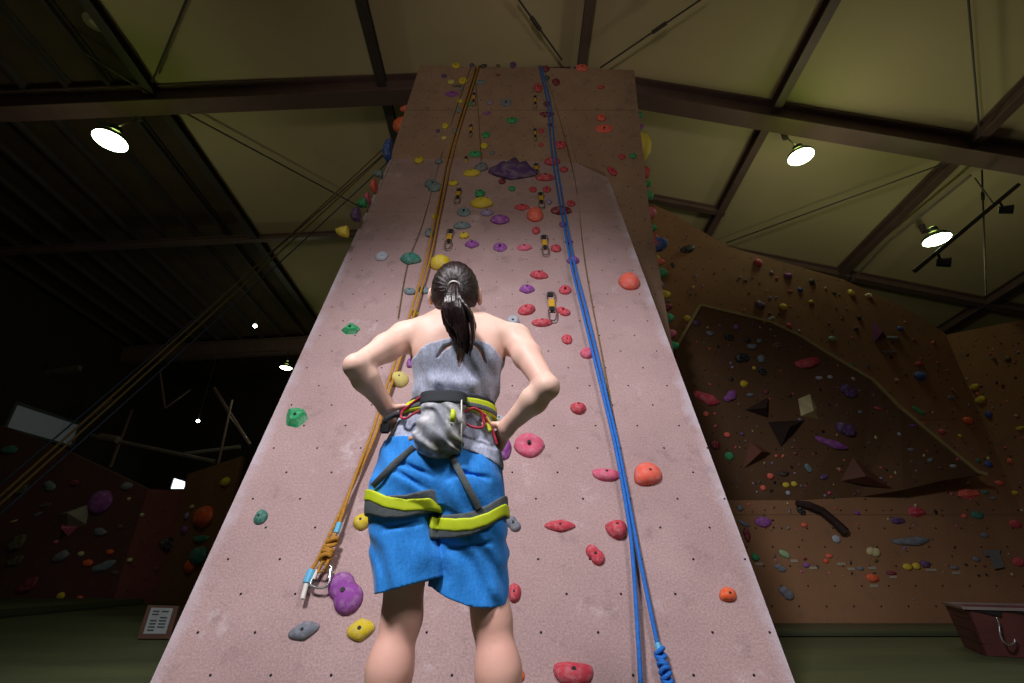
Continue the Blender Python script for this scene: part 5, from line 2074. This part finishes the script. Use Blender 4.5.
def leg_loop(pxs, keys, off, half, name, m, lo, hi, wave=0.0, shift=0.0):
    """band round one shorts leg; its centre height follows image points pxs on the back"""
    pp = [march(x, y, .008, shorts_out) for x, y in pxs]
    xs = np.array([p[0] for p in pp])
    zs = np.array([p[2] for p in pp])

    def f(P):
        z = np.interp(P[:, 0], xs, zs) + shift
        if wave:
            t = (P[:, 0] - xs[0]) / (xs[-1] - xs[0])
            z = z + wave * (t - .5) * 2
        d = loft(P, keys, 2.3)
        sa, sb, sp_ = shorts_base(P)
        return smax(np.minimum(np.minimum(sa, sb), sp_) - off - .003, smax(np.abs(P[:, 2] - z) - half, d - .03, .004), .004)
    return sdf_obj(name, f, lo, hi, .003, m, harness, 1)


lpx = [(369, 503), (385, 506.5), (405, 506), (430, 500)]
rpx = [(438, 527), (455, 526), (472, 523), (488, 516), (505, 505)]
leg_loop(lpx, LL, .0065, .030, 'leg_loop', M_hgrey, (-.48, 1.36, .62), (-.17, 1.70, .84))
leg_loop(lpx, LL, .0090, .016, 'lime_stripe', M_lime, (-.48, 1.36, .62), (-.17, 1.60, .84), wave=-.016, shift=.006)
leg_loop(rpx, LR, .0065, .031, 'leg_loop', M_hgrey, (-.26, 1.36, .58), (.06, 1.70, .84))
leg_loop(rpx, LR, .0090, .017, 'lime_stripe', M_lime, (-.26, 1.36, .58), (.06, 1.60, .84), wave=-.010, shift=-.002)


def bm_ribbon(bm, pts, w_, t_):
    rg = []
    for i, p in enumerate(pts):
        tg = (pts[min(i + 1, len(pts) - 1)] - pts[max(i - 1, 0)]).normalized()
        nn = (CAM - p).normalized()
        sd = tg.cross(nn).normalized()
        nn = sd.cross(tg).normalized()
        rg.append([bm.verts.new(p + sd * a * w_ + nn * b * t_) for a, b in ((-1, -1), (-1, .6), (-.8, 1), (.8, 1), (1, .6), (1, -1))])
    for i in range(len(rg) - 1):
        for k in range(6):
            bm.faces.new((rg[i][k], rg[i][(k + 1) % 6], rg[i + 1][(k + 1) % 6], rg[i + 1][k]))
    bm.faces.new(rg[0][::-1])
    bm.faces.new(rg[-1])
    bmesh.ops.recalc_face_normals(bm, faces=bm.faces)


def strap(pts, r, m, name, f, off, flat=.4, par=None):
    P_ = []
    if name == 'gear_loop':
        pts = [(p.x, p.y) for p in densify([Vector((a, b, 0)) for a, b in pts], 3)]
    for i in range(len(pts) - 1):
        for k in range(5 if name != 'gear_loop' else 2):
            t = k / 5
            P_.append((pts[i][0] * (1 - t) + pts[i + 1][0] * t, pts[i][1] * (1 - t) + pts[i + 1][1] * t))
    P_.append(pts[-1])
    W_ = [Vector(march(x, y, off, f)) for x, y in P_]
    bm = bmesh.new()
    if name == 'strap':
        bm_ribbon(bm, W_, .0095, .0035)
    else:
        bm_tube(bm, W_, r, 10)
    return attach(smooth(obj(name, bm, m), 40), par or harness)


strap([(414, 447), (395, 463), (373, 486)], .0082, M_hgrey, 'strap', shorts_out, .006)
strap([(451, 455), (463, 478), (479, 508)], .0082, M_hgrey, 'strap', shorts_out, .006)
for pts, off in (([(422, 396), (410, 405), (399, 414)], .030), ([(421, 410), (413, 414), (406, 418.5), (401, 417), (403, 411)], .034), ([(464, 421), (470, 426), (480, 428), (484, 424), (482, 414)], .034),
                 ([(482, 413), (488, 422), (493, 432), (497, 444)], .030), ([(463, 413), (474, 408), (486, 416)], .032)):
    strap(pts, .0040, M_redc, 'gear_loop', torso, off)
strap([(483, 414), (488, 422), (489.5, 431)], .008, M_lime, 'lime_tab', torso, .026)
# free strap end with buckle at the left hip
bm = bmesh.new()
bm_tube(bm, [Vector(march(402, 414, .03)), Vector(J(394, 415, 1.455)), Vector(J(386, 419, 1.44)), Vector(J(384, 424, 1.44))], [.009, .009, .008, .007], 8)
attach(smooth(obj('strap_end', bm, M_hblack)), harness)
bm = bmesh.new()
bm_box(bm, J(385.5, 428, 1.44), (.030, .012, .034))
bmesh.ops.bevel(bm, geom=bm.edges[:], offset=.004, segments=2, affect='EDGES')
attach(obj('buckle', bm, mat('black_buckle', (22, 22, 26), .35, 0)), harness)

# ---- hair
TIE = Vector(HC) + Vector(hf) * -.108 + Vector(hu) * .012
TIE = np.array(TIE)
TIE[0] = J(454, 293, TIE[1])[0]


def hair_cap(P):
    q_ = (P - HC) @ RH
    x, y, z = q_[:, 0], q_[:, 1], q_[:, 2]
    d = ell(P, hl(0, -.006, .004), (.0845, .104, .108), RH)
    # combed ridges running to the tie
    r = P - TIE
    ang = np.arctan2(r[:, 0], r @ hu)
    rr = np.linalg.norm(r, axis=1)
    d = d - .0008 * np.sin(ang * 22 + vnoise(P, 14) * 2.0) * np.clip(rr / .05, 0, 1) - .0005 * np.sin(ang * 47 + 1.3) * np.clip(rr / .05, 0, 1)
    d = d + .006 * np.exp(-(rr / .03) ** 2)
    # face opening, nape and ears
    d = smax(d, (y - .052 - .30 * z), .02)
    d = smax(d, -(z + .072 - .25 * (y + .10)), .012)
    for s_ in (-1, 1):
        d = smax(d, -ell(P, hl(s_ * .092, .000, -.016), (.017, .026, .036), RH), .01)
    return d


PT = [TIE + np.array([0, -.004, 0]), J(453.5, 299, TIE[1] - .028), J(456.5, 311, TIE[1] - .026), J(460, 323, TIE[1] - .012), J(463.5, 335, TIE[1] - .000), J(466.5, 347, TIE[1] + .012)]
PRW = [.011, .026, .045, .047, .036, .012]
PRD = [.010, .016, .022, .022, .018, .006]
rnd = np.random.RandomState(4)
STR = []
for k in range(28):
    a = 2 * math.pi * k / 28 + rnd.rand() * .3
    rad = (1.0, .62, .85, .4)[k % 4]
    tw = rnd.uniform(-.5, .5)
    tip = rnd.uniform(-.022, .014)
    ch = []
    for i in range(6):
        aa = a + tw * i * .4
        o_ = np.array([math.cos(aa) * PRW[i] * rad, math.sin(aa) * PRD[i] * rad, (tip * i / 5) * 1.6 if i > 3 else 0])
        ch.append(PT[i] + o_)
    STR.append(ch)


def chain_pts(ch):
    v = [Vector(p) for p in ch]
    return [np.array(p) for p in densify(v, 2)]


STR = [chain_pts(c) for c in STR]
CORE = chain_pts(PT)
CR = [.008, .015, .020, .026, .030, .030, .029, .026, .021, .012, .004]


def ponytail(P):
    d = None
    for i in range(len(CORE) - 1):
        e = rcone(P, CORE[i], CORE[i + 1], CR[i] * .85, CR[i + 1] * .85)
        d = e if d is None else smin(d, e, .01)
    for j, ch in enumerate(STR):
        g = None
        for i in range(len(ch) - 1):
            t0_, t1_ = i / 10, (i + 1) / 10
            r0_ = .0075 * (1 - .75 * max(0, t0_ - .6) / .4)
            r1_ = .0075 * (1 - .75 * max(0, t1_ - .6) / .4)
            e = rcone(P, ch[i], ch[i + 1], r0_, r1_)
            g = e if g is None else np.minimum(g, e)
        d = smin(d, g, .004)
    return d + .0008 * np.sin(P[:, 0] * 700 + P[:, 2] * 60)


def hair_mat(name, mode):
    m = bpy.data.materials.new(name)
    m.use_nodes = True
    q = NB(m)
    b = m.node_tree.nodes['Principled BSDF']
    tc = q.n('ShaderNodeTexCoord').outputs['Object']
    if mode == 'cap':      # streaks radiating from the hair tie
        sub = q.n('ShaderNodeVectorMath', operation='SUBTRACT')
        q.link(tc, sub.inputs[0])
        sub.inputs[1].default_value = tuple(TIE)
        sp = q.n('ShaderNodeSeparateXYZ')
        q.link(sub.outputs[0], sp.inputs[0])
        # coordinate along the head's own up axis
        dt = q.n('ShaderNodeVectorMath', operation='DOT_PRODUCT')
        q.link(sub.outputs[0], dt.inputs[0])
        dt.inputs[1].default_value = tuple(hu)
        ang = q.math('ARCTAN2', sp.outputs[0], dt.outputs['Value'])
        ln = q.n('ShaderNodeVectorMath', operation='LENGTH')
        q.link(sub.outputs[0], ln.inputs[0])
        cb = q.n('ShaderNodeCombineXYZ')
        q.link(q.math('MULTIPLY', ang, 9.0), cb.inputs[0])
        q.link(q.math('MULTIPLY', ln.outputs['Value'], 5.0), cb.inputs[1])
        vec = cb.outputs[0]
        f = q.noise(vec, 3.2, 6, .75)
    else:
        mp = q.n('ShaderNodeMapping')
        mp.inputs['Scale'].default_value = (1, .6, .07)
        q.link(tc, mp.inputs[0])
        f = q.noise(mp.outputs[0], 190, 4, .7)
    q.link(q.mix(q.ramp(f, .35, .68), srgb((18, 10, 13)), srgb((52, 32, 34))), b.inputs['Base Color'])
    b.inputs['Roughness'].default_value = .31
    b.inputs['Specular IOR Level'].default_value = .6
    bp = q.n('ShaderNodeBump')
    bp.inputs['Strength'].default_value = .7
    bp.inputs['Distance'].default_value = .004
    q.link(f, bp.inputs['Height'])
    q.link(bp.outputs[0], b.inputs['Normal'])
    return m


hairo = sdf_obj('hair', hair_cap, HC - .15, HC + .15, .0024, hair_mat('dark_brown_hair', 'cap'), person, 1)
sdf_obj('ponytail', ponytail, np.min(PT, 0) - .05, np.max(PT, 0) + .05, .0022, hair_mat('dark_brown_ponytail', 'tail'), hairo, 0)
bm = bmesh.new()
tcen = Vector(TIE) + Vector((0, -.010, -.003))
dirn = (Vector(PT[1]) - Vector(TIE)).normalized()
sx = Vector((1, 0, 0))
sz = dirn.cross(sx).normalized()
bm_tube(bm, [tcen + sx * math.cos(2 * math.pi * k / 20) * .0165 + sz * math.sin(2 * math.pi * k / 20) * .0165 for k in range(21)], .0042, 8)
attach(smooth(obj('hair_tie', bm, M_white)), hairo)

# ---- chalk bag hanging from the belt behind her
BZ1, BZ0 = march(442, 395, .04), march(440, 458, .06)
YC = BZ1[1] + .002
BAG = [(J(441, 459, YC)[2], J(439, 459, YC)[0], YC + .012, .040, .030), (J(441, 452, YC)[2], J(438.5, 452, YC)[0], YC + .006, .062, .044), (J(441, 442, YC)[2], J(438.5, 442, YC)[0], YC, .073, .052),
       (J(441, 430, YC)[2], J(440, 430, YC)[0], YC, .074, .050), (J(441, 415, YC)[2], J(442.5, 415, YC)[0], YC, .069, .045), (J(441, 404, YC)[2], J(443.5, 404, YC)[0], YC + .002, .068, .040), (J(441, 394, YC)[2], J(443.5, 394, YC)[0], YC + .006, .067, .036)]
ZBT, ZBB = BAG[-1][0], BAG[0][0]


def bag(P):
    d = loft(P, BAG, 2.4)
    ww = np.clip((ZBT - .03 - P[:, 2]) / .03, 0, 1)
    d = d - ww * (.0045 * np.sin(P[:, 2] * 120 + P[:, 0] * 70 + vnoise(P, 13) * 5) + .004 * vnoise(P, 32))
    d = smax(d, ZBB - P[:, 2], .03)
    return smax(d, P[:, 2] - ZBT + .004, .004)


def bag_rim(P):
    d = loft(P, BAG, 2.4) - .004
    d = smax(d, np.abs(P[:, 2] - ZBT + .018) - .021, .005)
    return np.maximum(d, -np.maximum(loft(P, BAG, 2.4) + .008, ZBT - .022 - P[:, 2]))


m = bpy.data.materials.new('chalk_bag_cloth')
m.use_nodes = True
q = NB(m)
b = m.node_tree.nodes['Principled BSDF']
tc = q.n('ShaderNodeTexCoord').outputs['Object']
f1 = q.ramp(q.noise(tc, 16, 4, .6), .42, .58)
c = q.mix(f1, srgb((134, 138, 148)), srgb((204, 204, 208)))
sp = q.n('ShaderNodeSeparateXYZ')
q.link(tc, sp.inputs[0])
# brown and green printed camouflage patches at the bag's lower right
lr = q.math('ADD', q.math('MULTIPLY', q.math('SUBTRACT', sp.outputs[0], BAG[3][1]), 7.0), q.math('MULTIPLY', q.math('SUBTRACT', BAG[3][0] - .01, sp.outputs[2]), 7.0))
st = q.math('MULTIPLY', q.ramp(q.math('ADD', lr, q.math('MULTIPLY', q.math('SUBTRACT', q.noise(tc, 30, 4), .5), 1.6)), .25, .6), .8)
c2 = q.mix(q.ramp(q.noise(tc, 45, 3), .45, .55), srgb((106, 86, 50)), srgb((78, 104, 48)))
c = q.mix(st, c, c2)
q.link(c, b.inputs['Base Color'])
b.inputs['Roughness'].default_value = .7
cbag = thing('chalk_bag', 'crumpled grey chalk bag with black rim hanging behind the woman\'s waist', 'chalk bag', (BAG[3][1], YC, ZBB))
sdf_obj('pouch', bag, (XC - .12, YC - .09, ZBB - .02), (XC + .12, YC + .09, ZBT + .02), .0026, m, cbag, 1)
sdf_obj('rim', bag_rim, (XC - .12, YC - .09, ZBT - .06), (XC + .12, YC + .09, ZBT + .02), .0026, M_hblack, cbag, 1)


def bagf(P):
    return loft(P, BAG, 2.4)


tabp = [Vector(march(453, 410, .006, bagf)), Vector(march(453, 416, .012, bagf)), Vector(march(452, 422, .006, bagf))]
bm = bmesh.new()
bm_tube(bm, tabp, [.006, .0085, .007], 8)
setfit(smooth(obj('pull_tab', bm, M_lime)), cbag)
bm = bmesh.new()
bm_tube(bm, [Vector(march(461.5, y, .004, bagf)) for y in (400, 415, 430, 444, 452)], .0022, 6)
setfit(smooth(obj('piping', bm, M_white)), cbag)
bm = bmesh.new()
bmesh.ops.create_icosphere(bm, subdivisions=2, radius=.009, matrix=Matrix.Translation(Vector(march(411, 439, .012))))
setfit(smooth(obj('cord_toggle', bm, mat('orange_toggle', (206, 150, 96), .5, 0))), cbag)


# ================================================================== LABELS OF THE HOLDS
PHR = {'upper_left': 'on brown upper wall, left half', 'upper_right': 'on brown upper wall, right half', 'mid_left': 'on upper slab, left half',
       'mid_right': 'on upper slab, right half', 'low_left': 'on lower slab left of woman', 'low_right': 'on lower slab right of woman',
       'side_left': 'on the tower\'s left flank', 'side_right': 'on the tower\'s right flank', 'wr_above': 'on right wall above plywood rim',
       'wr_arch': 'on brown overhang', 'wr_below': 'on right wall below overhang', 'wr_side': 'on far right side wall', 'wl_main': 'on dark left wall',
       'wl_recess': 'on reddish recessed left wall', 'wl_return': 'on tan wall left of tower'}
ORD = ['first', 'second', 'third', 'fourth', 'fifth', 'sixth', 'seventh', 'eighth', 'ninth', 'tenth', 'eleventh', 'twelfth', 'thirteenth', 'fourteenth', 'fifteenth', 'sixteenth', 'seventeenth', 'eighteenth', 'nineteenth', 'twentieth']
grp = {}
for h in HOLDS:
    grp.setdefault((h[0], h[1]), []).append(h)
for (z, c_), hs in grp.items():
    wallside = z.startswith('w')
    hs.sort(key=(lambda h: (h[2], h[3])) if wallside else (lambda h: (-h[3], h[2])))
    for i, h in enumerate(hs):
        o = h[5]
        w0 = '%s %s hold %s' % (c_, SHAPEWORD[h[4]], PHR[z])
        if len(hs) == 1:
            lab = w0 + ', the only %s one' % c_
        else:
            lab = w0 + ', %s %s %s' % (ORD[i], c_, 'from left' if wallside else 'from below')
        tag(o, lab, 'climbing hold', 'climbing holds ' + PHR[z])
        if '_z' in o:
            del o['_z']
